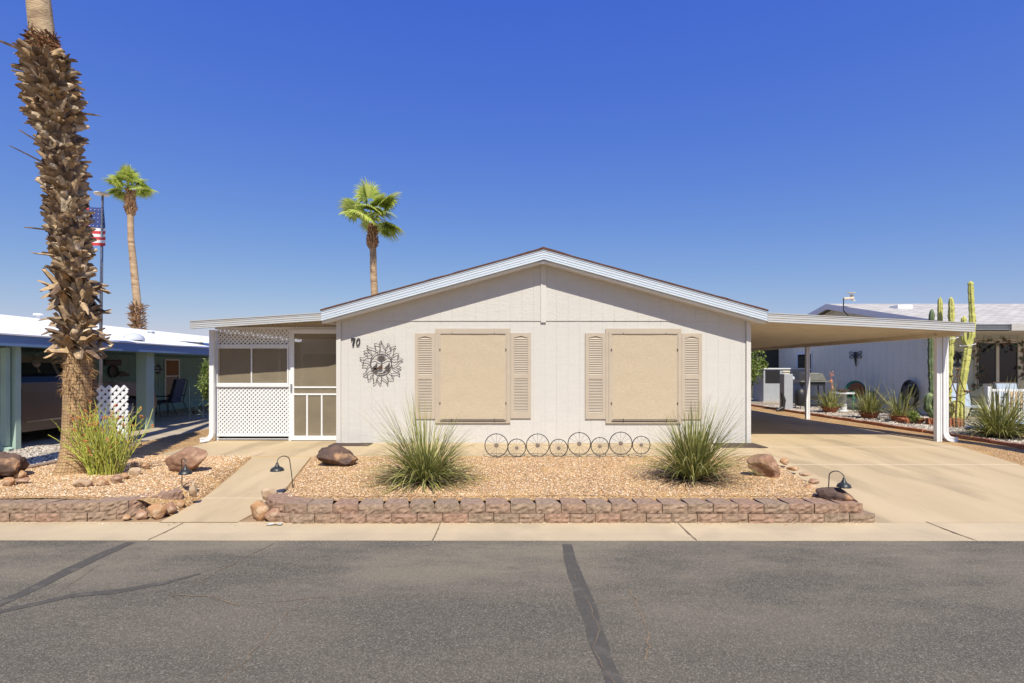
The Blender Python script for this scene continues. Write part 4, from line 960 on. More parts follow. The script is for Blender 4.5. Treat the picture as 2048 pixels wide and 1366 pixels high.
# pencil plant
c = G(210, 948, -.01)
t = thing('pencil_shrub', 'yellow green shrub of thin upright stems with orange red tips beside the big palm', 'shrub', tuple(c))
g = MB(); gf = MB(); random.seed(5)
for _ in range(190):
    a = random.uniform(0, 2 * pi); rr = .20 * sqrt(random.random()); p = c + V((cos(a) * rr, sin(a) * rr * .8, 0))
    e = R(random.uniform(60, 90)); az = a + random.uniform(-.5, .5); d = V((cos(az) * cos(e), sin(az) * cos(e) * .8, sin(e))); L = random.uniform(.35, 1.0) * random.uniform(.8, 1.05); n = 7
    pts = [p.copy()]
    for k in range(n):
        p = p + d * L / n; d = (d + V((random.gauss(0, .14), random.gauss(0, .14), .02))).normalized(); pts.append(p.copy())
    r = random.uniform(.0035, .0058); g.tube(pts, [r] * (n - 1) + [r * .9, r * .7], 5)
    for b in range(random.randint(0, 2)):
        q = pts[random.randint(2, n - 1)]; d2 = (d + V((random.gauss(0, .6), random.gauss(0, .6), random.uniform(-.1, .4)))).normalized(); m = random.uniform(.1, .32)
        g.tube([q, q + d2 * m * .5, q + d2 * m + V((0, 0, .03))], [r * .8, r * .7, r * .4], 4)
    if random.random() < .45:
        for _k in range(random.randint(2, 5)):
            q = pts[-1] + V((random.gauss(0, .015), random.gauss(0, .015), random.gauss(0, .012))); s = random.uniform(.008, .016)
            gf.add([q + V((-s, 0, 0)), q + V((s, 0, s * .4)), q + V((0, s, -s * .5)), q + V((0, 0, s * 1.6))], [(0, 1, 3), (1, 2, 3), (2, 0, 3), (0, 2, 1)])
for side in ((-1, .34), (-1, .55), (-1, .2)):
    p = c + V((-.1, -.1, side[1])); pts = [p]; d = V((-1, -.1, -.05)).normalized()
    for k in range(6): p = p + d * .06; d = (d + V((0, 0, .08))).normalized(); pts.append(p)
    g.tube(pts, .0045, 5)
g.build('stems', M['pencil'], t); gf.build('flowers', M['flower'], t, kind='stuff')
def leafy(name, label, cat, c, rad, n, leaf, mats, seed, trunk=True, ll=.07, lw=.018):
    c = V(c); t = thing(name, label, cat, (c.x, c.y, 0)); random.seed(seed); g = MB()
    clumps = [V((random.gauss(0, .5), random.gauss(0, .5), random.gauss(0, .5))) for _ in range(26)]
    for _ in range(n):
        q = random.choice(clumps); p = V((q.x + random.gauss(0, .2), q.y + random.gauss(0, .2), q.z + random.gauss(0, .2)))
        if p.length > 1.05: p *= 1.0 / p.length * random.uniform(.8, 1)
        p = c + V((p.x * rad[0], p.y * rad[1], p.z * rad[2])); d = (V((random.gauss(0, 1), random.gauss(0, 1), random.gauss(.5, 1)))).normalized()
        s = d.cross(V((random.gauss(0, 1), random.gauss(0, 1), random.gauss(0, 1)))).normalized(); L = ll * random.uniform(.6, 1.3); w = lw * random.uniform(.7, 1.2)
        g.add([p, p + d * L * .45 + s * w, p + d * L, p + d * L * .45 - s * w], [(0, 1, 2), (0, 2, 3)])
    g.build('leaves', M[leaf], t)
    if trunk:
        g = MB()
        for k in range(7):
            a = 2 * pi * k / 7; g.tube([(c.x + .05 * cos(a), c.y + .05 * sin(a), 0), (c.x + rad[0] * .25 * cos(a), c.y + rad[1] * .25 * sin(a), c.z * .6), (c.x + rad[0] * .55 * cos(a), c.y + rad[1] * .55 * sin(a), c.z + rad[2] * .5)], [.02, .015, .006], 6)
        g.build('branches', M['twig'], t)
    return t
leafy('oleander_shrub', 'rounded bright green shrub behind the left corner of the screened porch', 'shrub', (-6.75, 12.3, 1.02), (.50, .45, .72), 3600, 'leaf', None, 8, ll=.10, lw=.014)
leafy('leafy_tree', 'yellow green leafy tree behind the right corner of the house under the carport', 'tree', (X(1508, 20.5), 21.0, 1.55), (.75, .6, .85), 2600, 'leaf', None, 9, ll=.12, lw=.035)

# ---------------------------------------------------------------- palms
def boot(mb, p, out, up, L, w, el, curl, mi=0, droop=0):
    """one dead leaf base: a curved trough that leaves the trunk at p"""
    side = out.cross(up).normalized(); d = (out * cos(el) + up * sin(el)).normalized(); nrm = side.cross(d).normalized(); 
    if nrm.dot(out) < 0: nrm = -nrm
    rows = []; n = 4; q = p.copy()
    tipw = random.uniform(.35, .8)
    for k in range(n + 1):
        t = k / n; wk = w * lerp(1, tipw, t) * (.5 if k < n else random.uniform(.25, .5)); tr = .35 * w * (1 - t * .5)
        rows.append([tuple(q - side * wk - nrm * tr), tuple(q - side * wk * .5 + nrm * tr * .1), tuple(q + nrm * tr * .45), tuple(q + side * wk * .5 + nrm * tr * .1), tuple(q + side * wk - nrm * tr)])
        q = q + d * L / n; d = (d + out * curl / n - up * droop / n + side * random.gauss(0, .05)).normalized(); nrm = side.cross(d).normalized()
        if nrm.dot(out) < 0 and droop == 0: nrm = -nrm
    j = random.uniform(0, .12) * L
    last = rows[-1]; rows[-1] = [tuple(V(last[0]) - d * j), last[1], tuple(V(last[2]) + d * random.uniform(-.05, .08) * L), last[3], tuple(V(last[4]) - d * random.uniform(0, .2) * L)]
    mb.strip(rows, mi)
def frond(parent, base, az, el, Lp, Rf, seed, mat='frond'):
    random.seed(seed); g = MB(); d = V((cos(az) * cos(el), sin(az) * cos(el), sin(el))); p = V(base); pts = [p.copy()]
    for k in range(6): p = p + d * Lp / 6; d = (d + V((0, 0, -.09))).normalized(); pts.append(p.copy())
    g.tube(pts, [.035, .03, .026, .022, .02, .018, .015], 5)
    side = d.cross(V((0, 0, 1))).normalized(); up = side.cross(d).normalized(); rl_ = random.uniform(-1.1, 1.1); side, up = side * cos(rl_) + up * sin(rl_), up * cos(rl_) - side * sin(rl_); n = 34
    for k in range(n):
        a = lerp(-1.75, 1.75, k / (n - 1)); dd = (d * cos(a) + side * sin(a) + up * (.22 * (1 - abs(a)))).normalized(); q = p.copy(); L = Rf * random.uniform(.85, 1.05) * (1 - .12 * abs(a)); rows = []; m = 7
        ws = dd.cross(up + side * random.uniform(-.5, .5)).normalized()
        for j in range(m + 1):
            t = j / m; w = Rf * .047 * (sin(min(1, t * 1.7 + .12) * pi / 2) if t < .5 else (1 - (t - .5) * 1.85)) ; rows.append([tuple(q - ws * w), tuple(q + ws * w)])
            q = q + dd * L / m; dd = (dd + V((0, 0, -.05 - .75 * max(0, t - .3)))).normalized()
        g.strip(rows)
    return g.build('frond', M[mat], parent)
def trunk_mesh(path, radii, n=28, mb=None, bump=0):
    mb = mb or MB(); mb.uv = []; N = len(path); vs = []; h = 0
    for i, (p, r) in enumerate(zip(path, radii)):
        p = V(p)
        if i: h += (p - V(path[i - 1])).length
        for k in range(n + 1):
            a = 2 * pi * k / n; rr = r * (1 + bump * mn.noise(V((cos(a) * 2, sin(a) * 2, h * 2)))); vs.append(p + V((cos(a) * rr, sin(a) * rr, 0))); mb.uv.append((a * .30, h))
    m = n + 1
    fs = [(i * m + k, i * m + k + 1, (i + 1) * m + k + 1, (i + 1) * m + k) for i in range(N - 1) for k in range(n)]
    mb.add(vs, fs); return mb
YP = 7.05
def big_palm(label, x_off=0, y_off=0, detailed=True, group=None):
    t = thing('palm_tree', label, 'palm tree', (X(146, YP) + x_off, YP + y_off, 0), group)
    ctr = [(948, 142, 40), (935, 145, 36), (920, 148, 33), (895, 150, 30), (860, 152, 29.5), (800, 155, 30), (740, 156, 30), (700, 156, 30), (640, 153, 30), (560, 148, 32), (500, 141, 33), (400, 131, 34), (300, 122, 35), (200, 104, 38), (150, 98, 38), (118, 92, 30), (100, 88, 27), (0, 77, 26), (-100, 66, 24), (-300, 50, 22), (-700, 30, 20), (-1500, 20, 18)]
    pp = []
    for a, b in zip(ctr, ctr[1:]):
        n = max(1, int(abs(b[0] - a[0]) / 14)) if b[0] > -20 else 4
        for k in range(n): t_ = k / n; pp.append((lerp(a[0], b[0], t_), lerp(a[1], b[1], t_), lerp(a[2], b[2], t_)))
    pp.append(ctr[-1])
    def W3(py, px): q = P(px, py, YP); return V((q.x + x_off, q.y + y_off, q.z))
    low = [q for q in pp if q[0] > 690]; hi = [q for q in pp if q[0] <= 700]
    sc = YP / F * .77
    g = trunk_mesh([W3(q[0], q[1]) for q in low], [q[2] * sc for q in low], 30, None, .03); g.build('trunk_base', M['bark'], t, smooth=True)
    g = trunk_mesh([W3(q[0], q[1]) for q in hi], [q[2] * sc * (.86 if 115 < q[0] < 690 else 1) for q in hi], 24, None, .04); g.build('trunk', M['palmtop'], t, smooth=True)
    top = W3(-1500, 20)
    if detailed:
        def at(py):
            for a, b in zip(ctr, ctr[1:]):
                if a[0] >= py >= b[0]: k = (a[0] - py) / (a[0] - b[0]); return W3(py, lerp(a[1], b[1], k)), lerp(a[2], b[2], k) * sc
        g = MB(); random.seed(40); py = 705
        ga = 0
        while py > 118:
            cen, r = at(py); up = (at(max(py - 15, -1000))[0] - cen).normalized()
            sparse = py > 560
            ga += 2.39996; a = ga + random.uniform(-.25, .25)
            out = V((cos(a), sin(a), 0)); p = cen + out * r * .84
            if sparse:
                if random.random() < .55: boot(g, p, out, up, random.uniform(.16, .34), random.uniform(.08, .15), R(random.uniform(-50, 60)), random.uniform(-.6, .8), droop=random.uniform(0, 1.5))
                else: boot(g, p, out, up, random.uniform(.15, .26), random.uniform(.09, .15), R(random.uniform(30, 80)), .3)
                py -= .80
            else:
                toph = py < 260; L = random.uniform(.10, .19) * (1.25 if toph else 1)
                tw = random.gauss(0, .45); out2 = (out + out.cross(up) * tw * .7).normalized(); up2 = (up + out.cross(up) * random.gauss(0, .5)).normalized()
                boot(g, p, out2, up2, L, random.uniform(.08, .16), R(random.uniform(0, 55) if toph else random.uniform(20, 80)), random.uniform(-.3, 1.5))
                if random.random() < .012: boot(g, p, out, up, random.uniform(.3, .42), random.uniform(.03, .06), R(random.uniform(-10, 35)), .3)
                py -= .58 if not toph else .46
        g.build('leaf_bases', M['boot'], t)
        g = MB(); random.seed(61)
        for _ in range(420):
            cen, r = at(random.uniform(72, 122)); a = random.uniform(0, 6.28); out = V((cos(a), sin(a), 0)); tg = V((-sin(a), cos(a), 0)); p = cen + out * r * 1.0
            L = random.uniform(.05, .14); d = (tg * random.choice((-1, 1)) * random.uniform(.3, 1) + V((0, 0, random.uniform(-.6, .6))) + out * random.uniform(.05, .35)).normalized(); w = random.uniform(.006, .02); s2 = d.cross(out).normalized() * w
            g.add([p - s2, p + s2, p + d * L + s2 * .3 + out * .01, p + d * L - s2 * .3], [(0, 1, 2, 3)])
        g.build('fibre_collar', M['collar'], t)
        # loose fibres on the lower trunk
        g = MB(); random.seed(12)
        for _ in range(900):
            py = random.choice([random.uniform(690, 800), random.uniform(700, 870), random.uniform(90, 118)]); cen, r = at(py)
            a = random.uniform(-2.3, .9) if py > 200 else random.uniform(0, 6.28)
            if py > 790: a = random.uniform(-1.4, .6)
            out = V((cos(a), sin(a), 0)); p = cen + out * r; d = (out * random.uniform(.1, .9) + V((random.gauss(0, .7), random.gauss(0, .5), random.gauss(-.15, .6)))).normalized(); s = V((random.gauss(0, 1), random.gauss(0, 1), random.gauss(0, 1))).cross(d).normalized() * random.uniform(.002, .008); L = random.uniform(.04, .16); rows = []
            for k in range(4): rows.append([tuple(p - s * (1 - k / 3.3)), tuple(p + s * (1 - k / 3.3))]); p = p + d * L / 3; d = (d + V((0, 0, -.25)) + out * -.1).normalized()
            g.strip(rows)
        g.build('trunk_fibre', M['fibre'], t)
    for k in range(14 if detailed else 10):
        frond(t, top, k * 2.4, R([60, 35, 10, -15][k % 4]), 1.1, 1.2, 500 + k)
    return t
big_palm('huge leaning palm trunk thick with shaggy leaf bases at the left of the front yard')
def plain_palm(x, y, label):
    t = thing('palm_tree', label, 'palm tree', (x, y, 0), 'street palms just outside the frame')
    path = [(x + .015 * k, y, -.2 + k * .8) for k in range(31)]; g = trunk_mesh(path, [.24 - .004 * k for k in range(31)], 16, None, .04); g.build('trunk', M['palmfar'], t, smooth=True)
    for k in range(10): frond(t, path[-1], k * 2.4, R([60, 35, 10, -15][k % 4]), 1.1, 1.2, 700 + k)
plain_palm(9.5, 4.9, 'tall palm beyond the right edge of the photo')
plain_palm(-6.85, 5.2, 'tall palm beyond the left edge of the photo')
def far_palm(label, y, pts, crown_c, scale, seed, bulge, lower=None, n=24):
    """pts: (px,py,halfwidth px) from bottom up"""
    base = P(pts[0][0], pts[0][1], y); t = thing('palm_tree', label, 'palm tree', (base.x, y, 0)); sc = y / F * oblq(crown_c[0])
    path = [V((base.x, y, -.05))] + [P(a, b, y) for a, b, c in pts]; rad = [pts[0][2] * sc * 1.1] + [c * sc for a, b, c in pts]
    q = []; rr = []
    for i in range(len(path) - 1):
        for k in range(6): q.append(path[i].lerp(path[i + 1], k / 6)); rr.append(lerp(rad[i], rad[i + 1], k / 6))
    q.append(path[-1]); rr.append(rad[-1])
    g = trunk_mesh(q, rr, 16, None, .06); g.build('trunk', M['palmfar'], t, smooth=True)
    random.seed(seed); g = MB()
    (bx, by0, by1, bw) = bulge
    for _ in range(330):
        u = random.random(); py = lerp(by0, by1, u); prof = interp([(0, .62), (.25, 1), (.55, .85), (1, .38)], u); cen = P(bx, py, y); a = random.uniform(0, 2 * pi); out = V((cos(a), sin(a), 0))
        boot(g, cen + out * bw * sc * prof * .72, out, V((0, 0, 1)), random.uniform(.14, .24), random.uniform(.08, .13), R(random.uniform(45, 80)), .3)
    if lower:
        g.build('leaf_bases', M['boot2'], t); g = MB()
        for _ in range(190):
            py = lerp(lower[1], lower[2], random.random()); cen = P(lower[0], py, y); a = random.uniform(0, 2 * pi); out = V((cos(a), sin(a), 0))
            boot(g, cen + out * lower[3] * sc * .7, out, V((0, 0, 1)), random.uniform(.15, .36), random.uniform(.05, .11), R(random.uniform(-10, 60)), .4)
    g.build('leaf_bases', M['boot2'], t)
    cc = P(crown_c[0], crown_c[1], y); random.seed(seed + 3)
    for k in range(n):
        el = [78, 55, 35, 14, -8, 45, 22, 2][k % 8] + random.uniform(-7, 7)
        frond(t, cc, k * 2.39996 + seed, R(el), scale * random.uniform(.55, .95), scale * random.uniform(.8, .98), seed * 50 + k)
    return t
far_palm('slender palm with green crown rising behind the peak left of the house roof', 25, [(752, 640, 7.4), (749, 590, 7.2), (747, 545, 7), (746, 500, 6.8), (745, 455, 5)], (745, 436), 1.12, 3, (745, 500, 452, 12))
far_palm('slender palm with green crown behind the white roof on the left', 26, [(274, 700, 8.5), (274, 655, 8.5), (274, 600, 8.5), (268, 540, 8), (262, 480, 7), (261, 430, 7), (260, 390, 5)], (258, 376), .72, 5, (260.5, 434, 384, 12), (275, 660, 612, 14), n=24)

# ================================================================ PATH LAMPS
def lamp(px, py, z, hx, lean, label, flip=1):
    c = G(px, py, z); t = thing('path_lamp', label, 'garden lamp', tuple(c), 'gooseneck path lamps')
    s = c.y / F; H = 49 * s; r = 8.8 * s; g = MB(); tilt = V((lean, 0, 1)).normalized()
    pts = [c - V((0, 0, .05)), c + tilt * H * .45, c + tilt * H]
    top = c + tilt * H
    for k in range(1, 11):
        a = pi * k / 10; pts.append(top + V((flip * r * (1 - cos(a)), -.01 * k, r * sin(a))))
    end = pts[-1]; pts.append(end + V((0, 0, -.03)))
    g.tube(pts, .0055, 8); g.build('stake', M['lampm'], t)
    e = pts[-1]; g = MB(); R1 = hx * s * oblq(px)
    g.lathe(e, [(.004, .012), (.014, .01), (.016, -.012), (.024, -.018), (.026, -.03), (R1 * .55, -.040), (R1 * .88, -.055), (R1, -.078), (R1 * 1.03, -.084), (R1 * .97, -.084), (R1 * .8, -.062), (.01, -.045)], 26); 
    g.build('lamp_shade', M['lampm'], t, smooth=True)
    g = MB(); g.lathe(e, [(.03, -.06), (.034, -.075), (.028, -.09), (.012, -.098), (.001, -.10)], 16); g.build('bulb', M['bulb'], t, smooth=True)
lamp(364, 974, -.02, 14.5, -.01, 'dark gooseneck path lamp in front of the large reddish boulder')
lamp(586, 968, -.02, 14, -.14, 'leaning dark gooseneck path lamp between the walk and the dark flat boulder', -1)
lamp(1656, 998, -.03, 15, .05, 'dark gooseneck path lamp at the right end of the block wall')

# ================================================================ WHEEL BORDER
YW = 8.28
def wheels(lst, label):
    cx = sum(a for a, b, c in lst) / len(lst); t = thing('wheel_border', label, 'garden border', (X(cx, YW), YW, 0), 'metal wheel borders')
    for px, py, r in lst:
        c = P(px, py, YW); rr = r * YW / F; w = bpy.data.objects.new('wheel', None); COL.objects.link(w); w.parent = t; OW[w.name] = OW[t.name]
        g = MB(); g.tube([c + V((rr * cos(a), 0, rr * sin(a))) for a in [2 * pi * k / 40 for k in range(40)]], .0075, 6, closed=True); g.build('rim', M['black'], w)
        g = MB()
        for k in range(12):
            a = 2 * pi * k / 12 + .26 * 0; g.tube([c, c + V((rr * cos(a), 0, rr * sin(a)))], .0022, 4)
        g.build('spokes', M['hub'], w)
        g = MB(); hr = .034 if r > 20 else .027; g.lathe(c, [(.001, -.012), (hr * .8, -.011), (hr, -.007), (hr, .007), (.001, .008)], 20, axis='y'); g.build('hub', M['hub'], w)
    x0, x1 = X(lst[0][0] - 20, YW), X(lst[-1][0] + 17, YW); g = MB()
    pts = []; n = 60
    for k in range(n + 1): xx = lerp(x0, x1, k / n); pts.append((xx, YW + .006, .03 + .018 * abs(sin(k / n * pi * len(lst)))))
    g.tube(pts, .003, 4)
    for px, py, r in lst: xx = X(px, YW); g.tube([(xx, YW, .02), (xx, YW, -.08)], .004, 5); g.tube([(xx - .05, YW - .01, .0), (xx + .05, YW - .01, .0)], .004, 5)
    g.build('scroll_rail', M['rust'], t)
wheels([(992.8, 890.6, 23), (1033.6, 895.7, 17.8), (1075.4, 890.6, 22.8), (1117.4, 896, 17.6)], 'left border section of four black wire wheels along the gravel below the house')
wheels([(1158.5, 887.5, 22.6), (1199.7, 892.5, 17.6), (1241.5, 886.7, 22.6), (1282.5, 890, 17.6)], 'right border section of four wire wheels, standing slightly higher beside the right grass clump')

# ================================================================ LEFT NEIGHBOUR
ln = thing('neighbour_home', 'mint green home with blue fascia, white roof and open carport at the left', 'house', (-12, 16, 0))
ZN = -.065; FX = -8.42
zf = lambda py, x=FX: HC + (VY - py) * (x / (0 - VX))      # height of a line at pixel column 0 on plane x
fz1, fz0 = HC + (VY - 669.4) * abs(FX) / VX, HC + (VY - 691) * abs(FX) / VX
g = MB(); g.box(FX - .05, FX, 7.2, 34, fz0, fz1); g.build('fascia', M['blue'], ln)
RXN = -13.6; rz = HC + (VY - 631) * abs(RXN) / VX
g = MB(); g.add([(FX + .02, 7.2, fz1 + .004), (FX + .02, 34, fz1 + .004), (RXN, 34, rz), (RXN, 7.2, rz), (-19, 7.2, fz1), (-19, 34, fz1), (FX + .02, 7.2, fz1 + .03), (FX + .02, 34, fz1 + .03), (RXN, 34, rz + .03), (RXN, 7.2, rz + .03)],
                [(0, 1, 2, 3), (3, 2, 5, 4), (6, 9, 8, 7), (0, 6, 7, 1), (9, 4, 5, 8)]); g.build('roof', M['whiteroof'], ln)
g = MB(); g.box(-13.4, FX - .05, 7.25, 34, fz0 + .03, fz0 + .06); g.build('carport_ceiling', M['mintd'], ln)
WX = -11.9
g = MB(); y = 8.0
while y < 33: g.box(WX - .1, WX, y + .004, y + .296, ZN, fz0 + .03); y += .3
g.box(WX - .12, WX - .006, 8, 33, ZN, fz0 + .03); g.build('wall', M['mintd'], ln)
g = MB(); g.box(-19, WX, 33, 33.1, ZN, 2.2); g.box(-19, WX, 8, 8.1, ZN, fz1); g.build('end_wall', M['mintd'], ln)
for (pa, pb, yy) in ((12, 31, 9.16), (272.5, 303, 12.51)):
    x0, x1 = X(pa, yy), X(pb, yy); x1 = min(x1, x0 + .24)
    g = MB(); g.box(x0, x0 + (.17 if yy < 10 else .24), yy, yy + (.1 if yy < 10 else .28), ZN - .05, fz0 + .03); g.build('post', M['mint'], ln)
yy = 9.05; x = X(6, yy); g = MB(); g.box(x - .05, x + .05, yy, yy + .08, .05, fz0 - .02); g.obox((x + .03, yy + .02, ZN + .06), (.09, 0, -.03), (0, .05, 0), (.012, 0, .035)); g.build('downspout', M['mint'], ln)
w_ = bpy.data.objects.new('window', None); COL.objects.link(w_); w_.parent = ln; OW[w_.name] = OW[ln.name]
def yx(px, xx): return xx * F / (px - VX)
y0, y1 = yx(330, WX), yx(355.5, WX); ym = (y0 + y1) / 2; z1, z0 = HC + 16 * ym / F, HC - 62 * ym / F; zm = HC - 15 * ym / F
g = MB(); g.box(WX + .001, WX + .04, y0 - .06, y0, z0, z1 + .06); g.box(WX + .001, WX + .04, y1, y1 + .06, z0, z1 + .06); g.box(WX + .001, WX + .038, y0, y1, z1, z1 + .06); g.box(WX + .001, WX + .038, y0, y1, zm - .02, zm + .02); g.build('frame', M['white'], w_)
g = MB(); g.box(WX + .001, WX + .02, y0, y1, zm + .02, z1); g.build('blind', M['bamboo'], w_)
g = MB(); g.box(WX + .001, WX + .015, y0, y1, z0, zm - .02); g.build('pane', M['glass'], w_)
# things on the roof
def roofN(px, py):      # point on the white roof slope
    sl = (rz - fz1) / (RXN - FX); # z = fz1 + sl*(x-FX), x=(px-VX)*y/F, z = HC-(py-VY)*y/F
    y = (fz1 - sl * FX - HC) / (-(py - VY) / F - sl * (px - VX) / F); return V(((px - VX) * y / F, y, HC - (py - VY) * y / F))
p = V((RXN - .0, yx(77, RXN), rz + .02)); g = MB(); g.cyl(p - V((0, 0, .05)), p + V((0, 0, .10)), .05); g.cyl(p + V((0, 0, .10)), p + V((0, 0, .15)), .13, .11, 18); g.build('roof_vent', M['white'], loc=tuple(p), label='white round vent cap on the ridge of the left white roof', cat='roof vent')
p = roofN(268, 683); g = MB(); g.lathe(p, [(.22, .03), (.22, .06), (.19, .13), (.11, .18), (.001, .2)], 18); g.build('skylight_dome', M['skylight'], loc=tuple(p), smooth=True, label='small clear skylight dome on the left white roof', cat='skylight')
p = roofN(396, 690); g = MB(); g.obox(p + V((0, 0, .12)), (.5, 0, -.04), (0, .3, 0), (0, 0, .03)); g.box(p.x - .1, p.x + .1, p.y - .1, p.y + .1, p.z, p.z + .1); g.build('roof_hatch', M['white'], loc=tuple(p), label='flat white roof cover near the porch end of the left roof', cat='roof cover')
p = roofN(302, 668); g = MB(); g.cyl(p, p + V((0, 0, .08)), .12, .1); g.build('roof_vent', M['galv'], loc=tuple(p), label='low grey vent on the left white roof behind the dome', cat='roof vent')
# wall decorations under the neighbour's roof
def wallN(px, py): y = yx(px, WX); return V((WX + .04, y, HC - (py - VY) * y / F))
p = wallN(224, 725); L = yx(240, WX) - yx(208, WX); g = MB(); g.box(WX + .02, WX + .05, p.y - L / 2, p.y + L / 2, p.z - .09, p.z + .08); sg = g
t = thing('hanging_sign', 'dark rectangular hanging sign with pale lettering on the mint wall behind the flagpole', 'sign', tuple(p))
sg.build('board', M['rust'], t); g = MB(); g.tube([(WX + .04, p.y - L * .4, p.z + .08), (WX + .04, p.y, p.z + .24), (WX + .04, p.y + L * .4, p.z + .08)], .006, 5); g.build('hanger', M['rust'], t)
g = MB(); random.seed(2)
for k in range(8):
    y = p.y - L * .38 + k * L * .105; g.box(WX + .051, WX + .054, y, y + .02, p.z - .03, p.z + .03); g.box(WX + .0512, WX + .054, y + .02, y + .06, p.z + (.02 if k % 2 else -.03), p.z + (.03 if k % 2 else -.02))
g.build('lettering', M['hub'], t)
p = wallN(224, 743); g = MB(); g.lathe(p, [(.001, -.02), (.14, -.01), (.19, .02), (.19, .03)], 22, axis='x'); g.build('wall_plate', M['rust'], loc=tuple(p), label='round dark decorative plate below the hanging sign', cat='wall ornament')
p = wallN(240, 749); g = MB(); g.prism([(p.y + a, p.z + b) for a, b in [(-.35, -.04), (-.1, .0), (.0, .09), (.14, .1), (.25, .02), (.4, -.0), (.3, -.06), (0, -.06)]], WX + .02, WX + .04, plane='yz'); g.build('wall_ornament', M['rust'], loc=tuple(p), label='dark tortoise shaped ornament on the mint wall right of the plate', cat='wall ornament')
p = V((-10.0, 13.6, fz0)); p.x = X(317, 13.6)
t = thing('wind_chime', 'wind chime with white centre hanging right of the carport post', 'wind chime', tuple(p))
g = MB(); g.tube([(p.x, 13.6, fz0), (p.x, 13.6, Z(778, 13.6))], .004, 5); zc = Z(739, 13.6); g.lathe((p.x, 13.6, zc), [(.001, .14), (.05, .1), (.06, .03), (.1, 0), (.06, -.03), (.05, -.1), (.001, -.13)], 10); g.build('chime_body', M['rust'], t)
g = MB(); g.lathe((p.x, 13.6, zc), [(.001, -.062), (.05, -.06), (.055, 0), (.05, .02)], 12, axis='y'); g.build('chime_disc', M['white'], t)
p = V((X(70, 10.4), 10.4, Z(728, 10.4))); t = thing('hanging_basket', 'small grey ornament hanging from the carport ceiling above the car', 'hanging ornament', tuple(p))
g = MB(); g.tube([(p.x, p.y, fz0 + .03), (p.x - .01, p.y, p.z + .07)], .006, 5); g.build('cord', M['rust'], t)
g = MB(); g.lathe(p, [(.001, .08), (.05, .07), (.09, .0), (.07, -.05), (.001, -.09)], 9); g.build('shade', M['hub'], t)
g = MB()
for k in range(5): g.tube([(p.x + .02 * k - .04, p.y, p.z - .06), (p.x + .03 * k - .01, p.y, p.z - .17)], .004, 4)
g.build('tassel', M['tan'], t)
# cushioned rocking chair
yc = 16.4; cx = X(348, yc); zc = ZN
t = thing('patio_chair', 'dark metal chair with navy patterned cushion in the mint carport', 'chair', (cx, yc, zc))
s = yc / F
g = MB(); g.obox((cx + .10, yc, .62 + zc + .15), (.05, 0, .0), (0, .26, 0), (.10, 0, .36)); g.build('back_cushion', M['navy'], t, bevel=.03)
g = MB(); g.box(cx - .38, cx + .08, yc - .26, yc + .26, zc + .38, zc + .47); g.build('seat_cushion', M['navy'], t, bevel=.03)
for sy in (-.29, .29):
    g = MB(); g.tube([(cx + .26, yc + sy, zc + 1.08), (cx + .1, yc + sy, zc + .42), (cx + .28, yc + sy, zc + .02)], .014, 6); g.tube([(cx - .4, yc + sy, zc + .6), (cx + .16, yc + sy, zc + .6)], .018, 6); g.tube([(cx - .38, yc + sy, zc + .6), (cx - .36, yc + sy, zc + .02)], .014, 6); g.build('side_frame', M['black'], t)
yc2 = 15.6; cx2 = X(305, yc2) + .12
t = thing('side_table', 'low dark wire table beside the cushioned chair', 'table', (cx2, yc2, zc))
g = MB(); g.box(cx2 - .28, cx2 + .28, yc2 - .2, yc2 + .2, zc + .40, zc + .43); g.build('table_top', M['black'], t)
for sx in (-.24, .24):
    for sy in (-.17, .17): g = MB(); g.tube([(cx2 + sx * .8, yc2 + sy, zc + .4), (cx2 + sx, yc2 + sy, zc)], .013, 6); g.build('leg', M['black'], t)
yc = 14.6; x0, x1 = X(379, yc), X(399, yc) + .1
t = thing('plant_stand', 'thin pale wire plant stand behind the green shrub', 'plant stand', ((x0 + x1) / 2, yc, zc))
g = MB()
for xx in (x0, x1): g.tube([(xx, yc, zc), (xx, yc, Z(772, yc))], .007, 5)
for zz in (Z(800, yc), Z(829, yc)): g.tube([(x0 - .01, yc, zz), (x1 + .15, yc, zz)], .006, 5)
g.tube([(x0, yc, Z(829, yc)), (x1, yc, Z(802, yc))], .005, 4); g.tube([(x1, yc, Z(829, yc)), (x0, yc, Z(802, yc))], .005, 4); g.build('wire_frame', M['mint'], t)
g = MB(); g.lathe(((x0 + x1) / 2 - .05, yc, Z(829, yc)), [(.04, .007), (.06, .1), (.065, .1), (.05, .02)], 12); g.build('pot', M['black'], t)

# ---------------------------------------------------------------- car
CXs = -9.2; car = thing('parked_car', 'bronze brown sport utility vehicle parked in the left carport', 'car', (-10.1, 11, ZN))
y0c, yF = 8.55, 13.68; rw_, fw_ = 9.42, 12.78; WR = .375
prof = [(y0c, .35), (y0c + .02, .9), (y0c + .10, 1.05), (10, 1.08), (11.7, 1.10), (12.2, 1.08), (13.0, 1.0), (13.45, .9), (13.62, .75), (13.68, .5), (13.62, .28)]
def arch(cy, r=.44, z=ZN + WR): return [(cy + r * cos(a), max(.16, z + r * sin(a))) for a in [pi * k / 12 for k in range(13)]]
low = [(13.62, .24)] + [p for p in arch(fw_)] + [(fw_ - .5, .20), (rw_ + .5, .20)] + [p for p in arch(rw_)] + [(y0c + .1, .26)]
side = prof + low
g = MB(); n = len(side); layers = [(CXs - .02, 0, 1), (CXs, .0, 1)]
def sx_(z): return -.10 * max(0, (z - .75)) ** 1.2 - .05 * max(0, .5 - z)
A = [(CXs + sx_(z), y, z) for y, z in side]; B = [(CXs - 1.85 - sx_(z), y, z) for y, z in side]
C1 = [(CXs - .12, y, z) for y, z in side]
